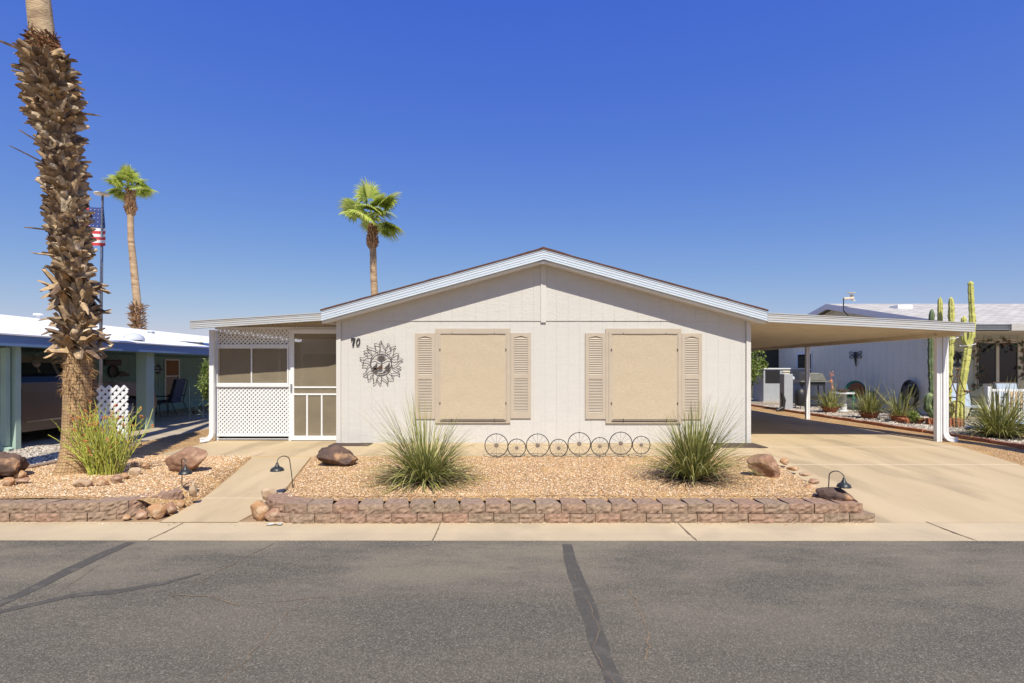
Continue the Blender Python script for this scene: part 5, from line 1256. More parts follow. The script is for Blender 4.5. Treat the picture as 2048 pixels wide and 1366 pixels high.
# side wall with curvature: fan between outline and an inner row offset outward
g.add(A + B, [tuple(range(n)), tuple(range(2 * n - 1, n - 1, -1))] + [(i, (i + 1) % n, (i + 1) % n + n, i + n) for i in range(n)])
g.build('body', M['carpaint'], car, bevel=.02)
g = MB(); ro = [(y0c + .12, 1.06), (y0c + .22, 1.45), (y0c + .45, 1.60), (10.6, 1.63), (11.0, 1.56), (11.95, 1.09)]
gh = [(CXs - .06 - .16 * max(0, z - 1.05) / .55, y, z) for y, z in ro]; gh2 = [(CXs - 1.79 + .16 * max(0, z - 1.05) / .55, y, z) for y, z in ro]; n = len(ro)
g.add(gh + gh2, [tuple(range(n)), tuple(range(2 * n - 1, n - 1, -1))] + [(i, (i + 1) % n, (i + 1) % n + n, i + n) for i in range(n)]); g.build('cabin', M['carpaint'], car, bevel=.015)
def cx_(z): return CXs - .06 - .16 * max(0, z - 1.05) / .55 + .006
for seg in ([(8.85, 1.12), (8.9, 1.42), (9.75, 1.5), (9.8, 1.12)], [(9.86, 1.12), (9.82, 1.5), (10.75, 1.5), (10.85, 1.12)], [(10.92, 1.12), (10.84, 1.5), (11.0, 1.46), (11.75, 1.13)]):
    g = MB(); g.add([(cx_(z), y, z) for y, z in seg], [(0, 1, 2, 3)]); g.add([(cx_(z) - .01, y, z) for y, z in seg], [(0, 3, 2, 1)]); g.build('side_window', M['carglass'], car)
g = MB(); g.add([(CXs - .12, 11.93, 1.115), (CXs - 1.72, 11.93, 1.115), (CXs - 1.64, 11.08, 1.55), (CXs - .2, 11.08, 1.55)], [(0, 1, 2, 3)]); g.build('windscreen', M['carglass'], car)
g = MB(); g.box(CXs - .004, CXs + .010, 9.98, 12.1, .355, .385); g.build('chrome_strip', M['chrome'], car)
g = MB(); g.box(CXs - .07, CXs - .045, 8.8, 11.8, 1.075, 1.09); g.build('window_trim', M['chrome'], car)
for yy in (9.9, 10.9, 11.8): g = MB(); g.box(CXs - .03, CXs + .0025, yy, yy + .008, .3, 1.0); g.build('door_gap', M['black'], car)
for cy in (rw_, fw_):
    for sx in (CXs - .24, CXs - 1.83):
        w = bpy.data.objects.new('wheel', None); COL.objects.link(w); w.parent = car; OW[w.name] = OW[car.name]
        g = MB(); g.lathe((sx, cy, ZN + WR), [(.22, .0), (WR - .03, 0), (WR, .03), (WR, .19), (WR - .03, .22), (.25, .225)], 28, axis='x'); g.build('tyre', M['tyre'], w, smooth=True)
        g = MB(); g.lathe((sx, cy, ZN + WR), [(.26, .2), (.245, .215), (.24, .16), (.05, .17), (.001, .17)], 24, axis='x')
        for k in range(5):
            a = 2 * pi * k / 5; g.bar((sx + .2, cy, ZN + WR), (sx + .2, cy + .24 * cos(a), ZN + WR + .24 * sin(a)), .03, .05, up=(1, 0, 0))
        g.build('rim', M['rim'], w)

# ---------------------------------------------------------------- flagpole, flag, trellis
yp = 10.0; xp = X(200, yp); t = thing('flagpole', 'tall thin grey flagpole with solar disc light rising behind the big palm trunk', 'flagpole', (xp, yp, -.03))
zt = Z(392, yp); g = MB(); g.tube([(xp, yp, -.05), (xp + .02, yp, 2.6), (xp + .05, yp, zt)], [.032, .028, .02], 10); g.build('pole', M['galv'], t, smooth=True)
g = MB(); g.lathe((xp + .03, yp, zt), [(.001, .0), (.11, .02), (.13, .035), (.12, .05), (.001, .06)], 18); g.build('solar_light', M['cream'], t)
g = MB(); g.tube([(xp + .08, yp - .04, 3.4), (xp + .045, yp - .04, 2.2), (xp + .07, yp - .04, 1.25)], .005, 5); g.build('halyard', M['cream'], t)
fz1_, fz0_ = Z(414, yp), Z(492, yp); fx0, fx1 = X(150, yp), X(209, yp)
fl_ = thing('flag', 'small american flag with stars and stripes on the flagpole', 'flag', (fx1, yp, fz1_))
def fpt(u, v): # v 0..1 from the top; u 0..1 from pole outward (left)
    x = lerp(fx1 + .02, fx0, u); z = lerp(fz1_, fz0_, v) - .08 * u * 0 + .10 * (1 - v) * 0
    return (x + .03 * sin(v * 5) * u, yp - .05 + .05 * sin(u * 9 + v * 2), z - .06 * u)
for k in range(13):
    g = MB(); g.strip([[fpt(u / 14, v) for u in range((6 if k < 7 else 0), 15)] for v in (k / 13, (k + 1) / 13)]); g.build('stripe', M['flagred' if k % 2 == 0 else 'flagwhite'], fl_)
g = MB(); g.strip([[fpt(u / 14, v / 13) for u in range(0, 7)] for v in range(8)]); g.build('canton', M['flagblue'], fl_)
g = MB()
for r in range(5):
    for k in range(5):
        u, v = (k + .6) / 5 * .41, (r + .6) / 5 * .53; c = V(fpt(u, v)) + V((0, -.012, 0)); s = .011
        vs = [(c.x + (s if q % 2 == 0 else s * .42) * sin(pi * q / 5), c.y, c.z + (s if q % 2 == 0 else s * .42) * cos(pi * q / 5)) for q in range(10)]; g.add(vs, [tuple(range(10))])
g.build('stars', M['flagwhite'], fl_)
yt = 9.75; x0, x1 = X(195, yt), X(255, yt)
tr = thing('trellis', 'small white diagonal lattice trellis standing behind the yellow green shrub', 'trellis', ((x0 + x1) / 2, yt, 0))
lattice(x0, x1, .16, Z(772, yt), .139, .052, yt, 'lattice', M['white'], tr, t=.012)
for xx in (x0 + .02, x1 - .02): g = MB(); g.box(xx - .015, xx + .015, yt + .014, yt + .03, -.04, .6); g.build('stake', M['white'], tr)

# ================================================================ RIGHT NEIGHBOUR
rn = thing('neighbour_home', 'pale grey home with white shingle roof beyond the carport at the right', 'house', (15, 18, 0))
RWX = 12.0; RY0, RY1 = 14.9, 23.4; ex0 = 11.6; eyf = 13.4; ryd = 19.2; rzz = Z(607.5, ryd); ez = Z(648, eyf); eyb = 24.2; ezb = rzz - (eyb - ryd) * (rzz - ez) / (ryd - eyf)
def rnz(y): return rzz - abs(y - ryd) * (rzz - ez) / (ryd - eyf)
g = MB(); y = RY0
while y < RY1 - .01:
    y1_ = min(y + .3, RY1); a, b = y + .004, y1_ - .004
    pts = [(a, .02), (b, .02), (b, rnz(b) - .12)] + ([(ryd, rnz(ryd) - .12)] if a < ryd < b else []) + [(a, rnz(a) - .12)]
    g.prism(pts, RWX, RWX + .05, plane='yz'); y = y1_
g.box(RWX + .012, RWX + .1, RY0 + .02, RY1, .02, 2.3); g.box(RWX + .1, 26, RY1 - .1, RY1, .02, 2.5); g.build('side_wall', M['greyside'], rn)
g = MB(); x = RWX
while x < 20: g.box(x + .004, x + .236, RY0 - .012, RY0 + .05, .02, 2.6); x += .24
g.box(RWX + .002, 20, RY0 + .0, RY0 + .1, .02, 2.6); g.build('front_wall', M['creamside'], rn)
g = MB(); g.box(RWX - .02, RWX + .06, RY0 - .03, RY0 - .0125, .02, 2.55); g.build('corner_trim', M['cream'], rn)
g = MB(); g.box(RWX + .0, 26, RY0 - .03, RY0 + .02, -.03, .02); g.box(RWX - .06, RWX, RY0, RY1, -.05, .05); g.build('plinth', M['white'], rn)
g = MB(); XE = 30
g.add([(ex0, eyf, ez), (XE, eyf, ez), (XE, ryd, rzz), (ex0, ryd, rzz), (ex0, eyb, ezb), (XE, eyb, ezb)], [(0, 1, 2, 3), (3, 2, 5, 4)])
g.add([(ex0, eyf, ez - .03), (XE, eyf, ez - .03), (XE, ryd, rzz - .03), (ex0, ryd, rzz - .03), (ex0, eyb, ezb - .03), (XE, eyb, ezb - .03)], [(0, 3, 2, 1), (3, 4, 5, 2)]); g.build('roof', M['shinglew'], rn)
g = MB(); d = .2
g.add([(ex0 - .02, eyf, ez - .001), (ex0 - .02, ryd, rzz - .001), (ex0 - .02, eyb, ezb - .001), (ex0 - .02, eyb, ezb - d), (ex0 - .02, ryd, rzz - d), (ex0 - .02, eyf, ez - d),
       (ex0 + .02, eyf, ez - .001), (ex0 + .02, ryd, rzz - .001), (ex0 + .02, eyb, ezb - .001), (ex0 + .02, eyb, ezb - d), (ex0 + .02, ryd, rzz - d), (ex0 + .02, eyf, ez - d)],
      [(0, 5, 4, 1), (1, 4, 3, 2), (5, 11, 10, 4), (4, 10, 9, 3), (6, 7, 10, 11), (7, 8, 9, 10), (0, 1, 7, 6), (1, 2, 8, 7), (0, 6, 11, 5)]); g.build('rake_board', M['white'], rn)
g = MB(); g.add([(ex0, eyf + .02, ez - d + .03), (XE, eyf + .02, ez - d + .03), (XE, RY0, ez - d + .0), (ex0, RY0, ez - d + .0)], [(0, 3, 2, 1)]); g.build('soffit', M['cream'], rn)
xg = X(2019, eyf)
g = MB(); g.box(ex0, xg, eyf - .03, eyf + .01, ez - .03, ez - .002); g.box(ex0, xg, eyf - .03, eyf + .01, ez - .15, ez - .12); g.box(ex0, xg, eyf, eyf + .01, ez - .12, ez - .03); g.box(ex0, xg, eyf - .03, eyf + .005, ez - .09, ez - .07); g.build('eave_rail', M['galv'], rn)
g = MB(); g.box(xg, XE, eyf - .06, eyf + .01, ez - .17, ez - .002); g.build('gutter', M['metal_t'], rn)
def wy(px): return RWX * F / (px - VX)
w_ = bpy.data.objects.new('window', None); COL.objects.link(w_); w_.parent = rn; OW[w_.name] = OW[rn.name]
ya, yb_ = wy(1626), wy(1594); za, zb = .95, 2.06
g = MB(); g.box(RWX - .03, RWX - .001, ya, ya + .07, za, zb); g.box(RWX - .03, RWX - .001, yb_ - .09, yb_, za, zb); g.box(RWX - .028, RWX - .001, ya + .07, yb_ - .09, zb - .1, zb); g.box(RWX - .028, RWX - .001, ya + .07, yb_ - .09, 1.32, 1.38); g.build('frame', M['white'], w_)
g = MB(); g.box(RWX - .01, RWX - .001, ya + .07, yb_ - .09, za, 1.32); g.box(RWX - .01, RWX - .001, ya + .07, yb_ - .09, 1.38, zb - .1); g.build('pane', M['glass'], w_)
w_ = bpy.data.objects.new('window', None); COL.objects.link(w_); w_.parent = rn; OW[w_.name] = OW[rn.name]; Y = RY0 - .012
fx = lambda u: X(1900 + u / 5.69, Y); fz_ = lambda v: Z(660 + v / 5.69, Y)
g = MB(); g.box(fx(270), fx(310), Y - .04, Y - .001, fz_(640), fz_(105)); g.box(fx(760), fx(830), Y - .04, Y - .001, fz_(640), fz_(105)); g.box(fx(310), fx(760), Y - .038, Y - .001, fz_(150), fz_(105)); g.box(fx(310), fx(760), Y - .038, Y - .001, fz_(655), fz_(610)); g.box(fx(515), fx(548), Y - .036, Y - .001, fz_(610), fz_(150)); g.build('frame', M['cream'], w_)
g = MB(); g.box(fx(310), fx(515), Y - .01, Y - .001, fz_(610), fz_(150)); g.box(fx(548), fx(760), Y - .01, Y - .001, fz_(610), fz_(150)); g.build('pane', M['glass'], w_)
# leaf garland round the window
gl = thing('leaf_garland', 'garland of metal leaves and vine hung around the right home window', 'garland', (fx(290), Y - .06, fz_(300)))
g = MB(); g2 = MB(); random.seed(6)
pth = [(290, 640), (295, 500), (285, 380), (300, 250), (285, 150), (320, 118), (390, 135), (490, 128), (600, 130), (720, 135), (800, 112), (815, 250), (815, 420), (830, 560)]
g.tube([(fx(u), Y - .06, fz_(v)) for u, v in pth], .007, 5); g.build('vine', M['twig'], gl)
for u, v in [(290, 640), (300, 520), (325, 490), (300, 410), (305, 300), (290, 240), (310, 160), (390, 170), (490, 140), (610, 150), (715, 175), (805, 150), (820, 240), (820, 330), (810, 430), (830, 520)]:
    c = V((fx(u), Y - .07, fz_(v + 12)))
    for k in range(7):
        a = random.uniform(0, 6.28); s = random.uniform(.05, .1); q = c + V((random.gauss(0, .04), random.gauss(0, .01), random.gauss(0, .05))); g2.add([q, q + V((cos(a) * s + sin(a) * s * .4, -.01, sin(a) * s - cos(a) * s * .4)), q + V((cos(a) * s * 1.7, 0, sin(a) * s * 1.7)), q + V((cos(a) * s - sin(a) * s * .4, .01, sin(a) * s + cos(a) * s * .4))], [(0, 1, 2, 3)])
g2.build('leaves', pisl('garland leaves', [(.05, .13, .06), (.12, .05, .03), (.08, .16, .1), (.16, .08, .04), (.06, .1, .05)], .6), gl)
# tree of life disc
c = V((X(1916, Y - .03), Y - .03, Z(718, Y - .03))); t = thing('tree_ornament', 'round black metal tree silhouette ornament on the pale wall between the cactus stems', 'wall ornament', tuple(c))
g = MB(); r = .24; random.seed(8)
g.prism([(c.x + a, c.z + b) for a, b in [(-.09, -.15), (-.03, -.1), (-.02, .0), (.02, .0), (.03, -.1), (.09, -.15), (.16, -.19), (0, -.23), (-.16, -.19)]], c.y - .006, c.y + .004); g.build('trunk', M['black'], t)
g = MB()
for k in range(60):
    a = random.uniform(-.25, pi + .25); q = random.uniform(.08, r); x, z = c.x + cos(a) * q, c.z + sin(a) * q * .9 + .0; s = random.uniform(.016, .03); g.prism([(x + s * cos(b), z + s * sin(b) * .8) for b in (0, 1.2, 2.5, 3.8, 5)], c.y - .006, c.y + .004)
for k in range(9): a = R(10 + k * 20); g.bar((c.x, c.y, c.z - .02), (c.x + cos(a) * r * .9, c.y, c.z + sin(a) * r * .8), .006, .012, up=(0, 1, 0))
g.build('branches', M['black'], t)
# dragonfly
yd = wy(1713); zd = HC + (VY - 712) * yd / F; t = thing('dragonfly_ornament', 'dark metal dragonfly ornament on the shaded grey side wall', 'wall ornament', (RWX - .03, yd, zd))
g = MB(); g.tube([(RWX - .04, yd, zd + .14), (RWX - .05, yd, zd + .02), (RWX - .04, yd - .03, zd - .36)], [.035, .045, .014], 8); g.build('body', M['black'], t)
for sy in (-1, 1):
    for dz, aa in ((.08, .28), (-.02, -.12)):
        g = MB(); cc = V((RWX - .04, yd + sy * .17, zd + dz)); g.tube([cc + V((0, .15 * cos(a) * 1, .055 * sin(a) + aa * .15 * cos(a) * sy)) for a in [2 * pi * k / 16 for k in range(16)]], .010, 5, closed=True)
        g.tube([cc - V((0, .14, 0)), cc + V((0, .14, 0))], .006, 4); g.build('wing', M['black'], t)
# hose reel with hose
yh = wy(1826); zh = HC - (787 - VY) * yh / F; t = thing('hose_reel', 'black wall mounted hose reel with coiled hose on the grey side wall', 'hose reel', (RWX - .1, yh, zh))
g = MB(); g.box(RWX - .22, RWX - .001, yh - .1, yh + .12, zh - .1, zh + .22); g.build('housing', M['rust'], t, bevel=.02)
g = MB()
for k in range(7):
    ra = .26 + .012 * k; g.tube([(RWX - .06 - .03 * (k % 4), yh + ra * cos(a) * .95, zh - .02 + ra * 1.25 * sin(a)) for a in [2 * pi * j / 24 for j in range(24)]], .014, 6, closed=True)
g.tube([(RWX - .1, yh - .2, zh - .25), (RWX - .12, yh - .3, zh - .5), (RWX - .2, yh - .6, .07), (RWX - .1, yh - .9, .06)], .013, 6); g.build('hose', M['black'], t)
# weather station on the rake
yw = 17.9; pw_ = V((X(1690, yw), yw, Z(626, yw))); t = thing('weather_station', 'small cream weather sensor with spinning cups on a bracket above the right roof', 'weather station', tuple(pw_))
top_ = V((X(1687, yw), yw, Z(599, yw))); g = MB(); g.tube([pw_ + V((.12, 0, -.1)), pw_ + V((-.05, 0, .08)), top_], .018, 8); g.build('mast', M['black'], t)
g = MB(); g.obox(top_ + V((.17, 0, .04)), (.17, 0, .012), (0, .05, 0), (0, 0, .04)); g.obox(top_ + V((.28, 0, .11)), (.05, 0, 0), (0, .03, 0), (.0, 0, .06)); g.build('sensor_body', M['cream'], t, bevel=.015)
g = MB(); g.lathe(top_ + V((.26, 0, .22)), [(.001, .02), (.14, .012), (.15, 0), (.001, -.01)], 14); g.build('wind_cups', M['cream'], t)
g = MB(); g.prism([(top_.x + .25, top_.z - .03), (top_.x + .42, top_.z - .05), (top_.x + .36, top_.z), (top_.x + .28, top_.z)], yw - .01, yw + .01); g.build('wind_vane', M['cream'], t)
yv = 17.5; xv = X(1802, yv); zv = rnz(yv); g = MB(); g.box(xv - .25, xv + .25, yv - .2, yv + .2, zv - .05, zv + .10); g.build('roof_vent', M['white'], loc=(xv, yv, zv), bevel=.02, label='low white box vent on the pale shingle roof at right', cat='roof vent')
# shed
g = MB(); sh = thing('shed', 'dark green shed wall behind the leafy tree under the carport', 'shed', (9.8, 24, 0))
g.box(9.0, 12.6, 24, 25.5, 0, 2.35); g.build('wall', M['dark'], sh); g = MB(); g.box(8.8, 12.0, 23.7, 25.8, 2.35, 2.45); g.build('roof', M['rust'], sh)
g = MB(); g.tube([(10.6, 23.9, 2.2), (10.2, 23.9, 1.4), (10.0, 23.9, 1.2)], .03, 5); g.tube([(11.2, 23.9, 2.3), (11.3, 23.9, 1.7), (10.9, 23.9, 1.2)], .025, 5); g.build('hanging_tools', M['rust'], sh)
# AC unit
ya = 21.0; a0, a1 = X(1527, ya), X(1611, ya); zb_, zt_ = .06, Z(737, ya)
ac = thing('air_conditioner', 'large boxy rooftop style air conditioner on a pad beside the grey wall', 'air conditioner', ((a0 + a1) / 2, ya, 0))
am = X(1562, ya)
g = MB(); g.box(a0, a1, ya, ya + .9, zb_, zt_ - .03); g.build('cabinet', M['greybox'], ac, bevel=.01)
g = MB(); g.box(a0 - .04, a1 + .04, ya - .04, ya + .94, zt_ - .03, zt_ + .02); g.build('top_cover', M['white'], ac)
g = MB(); g.box(a0 + .07, am - .05, ya - .015, ya - .001, Z(766, ya), zt_ - .08); g.build('coil_grille', M['acmesh'], ac)
g = MB()
for k in range(6):
    z = Z(768, ya) + k * (zt_ - .08 - Z(768, ya)) / 6; g.obox(((am + a1) / 2, ya - .02, z + .05), ((a1 - am) / 2 - .07, 0, 0), (0, .012, .03), (0, .004, -.003))
g.build('louvres', M['actan'], ac)
g = MB(); g.box(a0 - .1, a1 + .1, ya - .15, ya + 1, -.03, zb_); g.build('pad', M['conc2'], ac)
# meter pedestal
yq = 17.2; q0, q1 = X(1568.5, yq), X(1586, yq); t = thing('meter_pedestal', 'grey steel electric meter pedestal in the right yard behind the carport', 'utility box', ((q0 + q1) / 2, yq, 0))
g = MB(); g.box(q0, q1, yq, yq + .3, -.02, Z(748, yq)); g.build('cabinet', M['greybox'], t, bevel=.01)
g = MB(); g.lathe((q1 + .001, yq + .14, Z(757, yq)), [(.075, 0), (.075, .05), (.06, .1), (.001, .12)], 16, axis='x'); g.build('meter', M['skylight'], t)
g = MB(); g.tube([(q0 - .1, yq - .1, .02), (q0 - .06, yq - .08, .35), (q0 - .12, yq - .08, .6)], [.05, .07, .04], 8); g.tube([(q0 - .3, yq - .1, .02), (q0 - .1, yq - .1, .12)], .05, 8); g.build('hose_bundle', M['black'], loc=(q0 - .1, yq - .1, 0), label='dark bundle of hose leaning on the grey meter pedestal', cat='hose')
# grill
yg = 18.6; gx = X(1628, yg); t = thing('barbecue_grill', 'wheeled gas grill with grey hood behind the rear carport post', 'grill', (gx, yg, 0))
zs = Z(762, yg)
g = MB(); g.prism([(gx - .42, zs + .02), (gx + .30, zs + .02), (gx + .28, zs + .12), (gx + .18, zs + .26), (gx + .05, zs + .29), (gx - .42, zs + .29)], yg - .22, yg + .22); g.build('hood', M['lid'], t, bevel=.02)
g = MB(); g.box(gx - .6, gx + .52, yg - .25, yg + .25, zs - .03, zs + .018); g.build('shelf', M['lid'], t)
g = MB(); g.box(gx - .4, gx + .28, yg - .2, yg + .2, zs - .16, zs - .031); g.box(gx - .4, gx + .30, yg - .22, yg + .22, .28, .40); g.build('firebox', M['black'], t)
for sx in (-.36, .27):
    for sy in (-.18, .18): g = MB(); g.bar((gx + sx, yg + sy, .0), (gx + sx * .9, yg + sy, zs - .03), .035, .035); g.build('leg', M['black'], t)
ys_ = 17.9; sx0 = X(1601, ys_); t = thing('smoker', 'dark upright smoker standing between the meter pedestal and the post', 'smoker', (sx0, ys_, 0))
g = MB(); g.lathe((sx0, ys_, 0), [(.13, .12), (.19, .2), (.19, .5), (.17, .62), (.08, .72), (.001, .74)], 16); g.build('drum', M['black'], t, smooth=True)
for k in range(3): a = 2.1 * k; g = MB(); g.tube([(sx0 + .13 * cos(a), ys_ + .13 * sin(a), .2), (sx0 + .22 * cos(a), ys_ + .22 * sin(a), 0)], .014, 6); g.build('leg', M['black'], t)
# table
yt = 16.6; x0, x1 = X(1663, yt), X(1706, yt); zt = Z(785, yt); xm = (x0 + x1) / 2; t = thing('patio_table', 'small pale pedestal patio table beside the green chair', 'table', (xm, yt, 0))
g = MB(); g.lathe((xm, yt, zt), [(.001, .0), ((x1 - x0) / 2, 0), ((x1 - x0) / 2, -.035), (.001, -.04)], 24); g.build('table_top', M['white'], t)
g = MB(); g.lathe((xm + .05, yt, 0), [(.18, .0), (.17, .04), (.09, .06), (.075, .3), (.085, zt - .05)], 14); g.build('pedestal', M['white'], t)
g = MB(); g.lathe((xm - .02, yt - .05, zt + .001), [(.05, .0), (.13, .03), (.2, .10), (.17, .10), (.05, .03)], 9); g.build('bowl', M['copper'], loc=(xm, yt, zt), label='dark red petal shaped bowl on the pale patio table', cat='bowl')
# chair
yk = 17.3; ck = X(1720, yk); t = thing('patio_chair', 'green plastic patio chair with rust orange cushion against the grey wall', 'chair', (ck, yk, 0))
g = MB(); 
arc = [(ck + .33 * cos(a), .98 - .30 + .30 * sin(a)) for a in [R(10 + 160 * k / 12) for k in range(13)]]
g.prism([(ck - .30, .42)] + arc[::-1] + [(ck + .32, .42)], yk + .22, yk + .27); g.build('back', M['green'], t)
g = MB(); g.prism([(ck - .2, .46)] + [(ck + .26 * cos(a), .64 + .27 * sin(a)) for a in [R(170 - 160 * k / 10) for k in range(11)]] + [(ck + .22, .46)], yk + .12, yk + .215); g.build('back_cushion', M['orangec'], t, bevel=.02)
g = MB(); g.box(ck - .42, ck + .3, yk - .28, yk + .2, .40, .45); g.build('seat', M['green'], t)
for sx in (-.4, .3): g = MB(); g.obox((ck + sx, yk, .62), (.035, 0, 0), (0, .28, 0), (0, 0, .02)); g.build('armrest', M['green'], t)
for sx in (-.38, .27):
    for sy in (-.24, .18): g = MB(); g.bar((ck + sx, yk + sy, 0), (ck + sx, yk + sy, .6 if sy < 0 else .4), .04, .04); g.build('leg', M['green'], t)
# planters with grass
for i, (px, yy, L, n, lab) in enumerate([(1660, 16.2, .74, 220, 'grass in a terracotta planter behind the rear carport post'), (1738, 14.3, .80, 270, 'grass in a terracotta planter in front of the green patio chair'),
                                     (1800, 13.4, .92, 120, 'sparse grass in a terracotta planter in front of the hose reel')]):
    c = V((X(px, yy), yy, .03)); pt = thing('planter', 'low terracotta planter holding the %s' % ('leftmost yard grass', 'middle yard grass', 'sparse yard grass')[i], 'planter', tuple(c), 'terracotta planters in the right yard')
    g = MB(); g.lathe(c, [(.16, 0), (.24, .15), (.25, .17), (.22, .17), (.20, .10), (.001, .10)], 18); g.build('pot', M['terracotta'], pt)
    t = grass_clump(px, 0, L, n, 80 + 7 * i, lab, 'grasses in the right yard', y=yy, w=.016, z=.14, r0=.15, dr=(1.0, 2.8))
    if i == 0:
        g = MB(); c2 = c + V((.05, 0, .1)); g.tube([c2, c2 + V((0, 0, .6)), c2 + V((-.04, 0, 1.15))], [.008, .006, .003], 5)
        for k in range(24): q = c2 + V((-.02 + random.gauss(0, .03), random.gauss(0, .02), random.uniform(.55, 1.15))); g.add([q, q + V((.04, 0, .03)), q + V((.03, .01, .06))], [(0, 1, 2)])
        g.build('flower_stalk', M['flower'], t)
grass_clump(1998, 874, 1.02, 520, 111, 'big grass clump beside the white railing at the far right', 'grasses in the right yard', w=.015, z=.03, r0=.17, dr=(1.0, 2.8))
# small pots and brick blocks
def zpot(px, py, r, h, mat, lab, name='flower_pot', box=False):
    c = G(px, py, .03); g = MB()
    if box: g.box(c.x - r, c.x + r, c.y - r * .6, c.y + r * .6, .02, .02 + h)
    else: g.lathe(c, [(r * .7, 0), (r, h * .8), (r * 1.1, h * .82), (r * 1.1, h), (r * .9, h), (r * .8, h * .7), (.001, h * .7)], 18)
    return g.build(name, mat, loc=tuple(c), bevel=.01 if box else 0, label=lab, cat='pot' if not box else 'brick')
zpot(1810, 846, .15, .14, M['terracotta'], 'square red clay block right of the sparse planter grass', 'clay_block', True)
zpot(1834, 846, .16, .12, M['terracotta'], 'wide orange flower pot below the hose reel')
zpot(1861, 848, .09, .15, M['terracotta'], 'clay block leaning by the front carport post', 'clay_block', True)
zpot(1906, 852, .17, .20, M['terracotta'], 'square clay block right of the downspout under the cactus', 'clay_block', True)
zpot(1893, 852, .06, .19, M['terracotta'], 'narrow clay block just behind the front carport post', 'clay_block', True)
c = G(1955, 860, .03); g = MB(); g.lathe(c, [(.1, 0), (.2, .05), (.21, .07), (.19, .07), (.1, .02)], 18); g.build('glazed_dish', M['bluec'], loc=tuple(c), label='bright blue glazed dish on the stones left of the big grass clump', cat='dish')
c = G(1835, 850, .03); leafy('potted_succulent', 'small dark succulent growing in the pot below the hose reel', 'plant', (c.x, c.y + .1, .22), (.14, .12, .12), 200, 'leaf', None, 33, False, .09, .02)
# edging bricks
for i, (x, lab) in enumerate([(9.02, 'long row of red edging bricks between the orange gravel strip and the pale stones')]):
    g = MB(); random.seed(3); y = 6.2
    while y < 23.5:
        L = .40; dx = random.uniform(-.012, .012); zt = .055 + random.uniform(-.006, .008); g.obox((x + dx, y + L / 2, zt - .06), (.045, random.uniform(-.008, .008), 0), (0, L / 2 - .006, 0), (0, 0, .06)); y += L
    g.build('brick_edging', M['brick'], loc=(x, 12, 0), bevel=.008, label=lab, cat='edging')
g = MB(); random.seed(5); y = 6.3
while y < 9.3:
    g.obox((-6.7 + random.uniform(-.01, .01), y + .2, .0), (.06, 0, 0), (0, .195, 0), (0, 0, .022 + random.uniform(0, .006))); y += .4
g.build('brick_edging', M['block'], loc=(-6.7, 8, 0), bevel=.01, label='flush row of brown edging blocks left of the big palm trunk', cat='edging')
# cactus
def cactus_stem(mb, pts, r, n=7, lump=.22, seed=0):
    pts = resample(pts, .05); N = len(pts); m = n * 4; vs = []
    for i, p in enumerate(pts):
        t = i / (N - 1); rr = r * (1 if t < .93 else sqrt(max(.02, 1 - ((t - .93) / .07) ** 2))) * (1 + lump * mn.noise(V((seed, i * .45, 0))))
        for k in range(m):
            a = 2 * pi * k / m; q = rr * (1 + .16 * cos(n * a) + lump * .6 * mn.noise(V((cos(a) * 2, sin(a) * 2 + seed, i * .5)))); vs.append(p + V((q * cos(a), q * sin(a), 0)))
    fs = [(i * m + k, i * m + (k + 1) % m, (i + 1) * m + (k + 1) % m, (i + 1) * m + k) for i in range(N - 1) for k in range(m)] + [tuple((N - 1) * m + k for k in range(m))]
    mb.add(vs, fs)
yc = 12.7; ct = thing('columnar_cactus', 'tall clump of yellow green columnar cactus rising behind the front carport post', 'cactus', (X(1900, yc), yc, .03))
def cs(lst, r, mat='cactus', dy=0, lump=.22, n=7):
    g = MB(); cactus_stem(g, [P(a, b, yc + dy) for a, b in lst], r, n, lump, len(lst) + lst[0][0]); g.build('stem', M[mat], ct, smooth=True)
cs([(1872, 838), (1864, 790), (1861, 720), (1862, 660), (1864, 618)], 0.052, 'cactusd', .15, 0.34)
cs([(1886, 840), (1884, 760), (1881, 680), (1880, 640), (1880, 594)], 0.048, 'cactus', .3, 0.16)
cs([(1896, 840), (1897, 790), (1899, 740), (1902, 690), (1903, 640), (1902, 594)], 0.054, 'cactus', 0, 0.41)
cs([(1922, 838), (1921, 800), (1926, 760), (1932, 720), (1936, 692)], 0.072, 'cactus', -.05, 0.19, 6)
cs([(1936, 694), (1943, 675), (1945, 640), (1944, 625)], 0.061, 'cactus', -.05, 0.11, 6)
cs([(1944, 632), (1943, 610), (1942, 590), (1941, 562)], 0.052, 'cactus', -.05, 0.19, 6)
cs([(1935, 694), (1928, 680), (1927, 650), (1928, 632)], 0.049, 'cactus', -.05, 0.14, 6)
cs([(1868, 836), (1856, 818), (1855, 800), (1860, 785)], 0.072, 'cactusd', -.1, 0.41)
cs([(1908, 838), (1912, 815), (1910, 800)], 0.065, 'cactus', -.1, 0.47)
g = MB()
for (a, b, w) in ((1903, 677, .10), (1935, 690, .12)): 
    c = P(a, b, yc - .02); g.tube([c + V((w * 1.3 * cos(q), w * 1.3 * sin(q), .03 * cos(q))) for q in [2 * pi * k / 14 for k in range(14)]], .008, 5, closed=True)
g.build('tie', M['white'], ct)
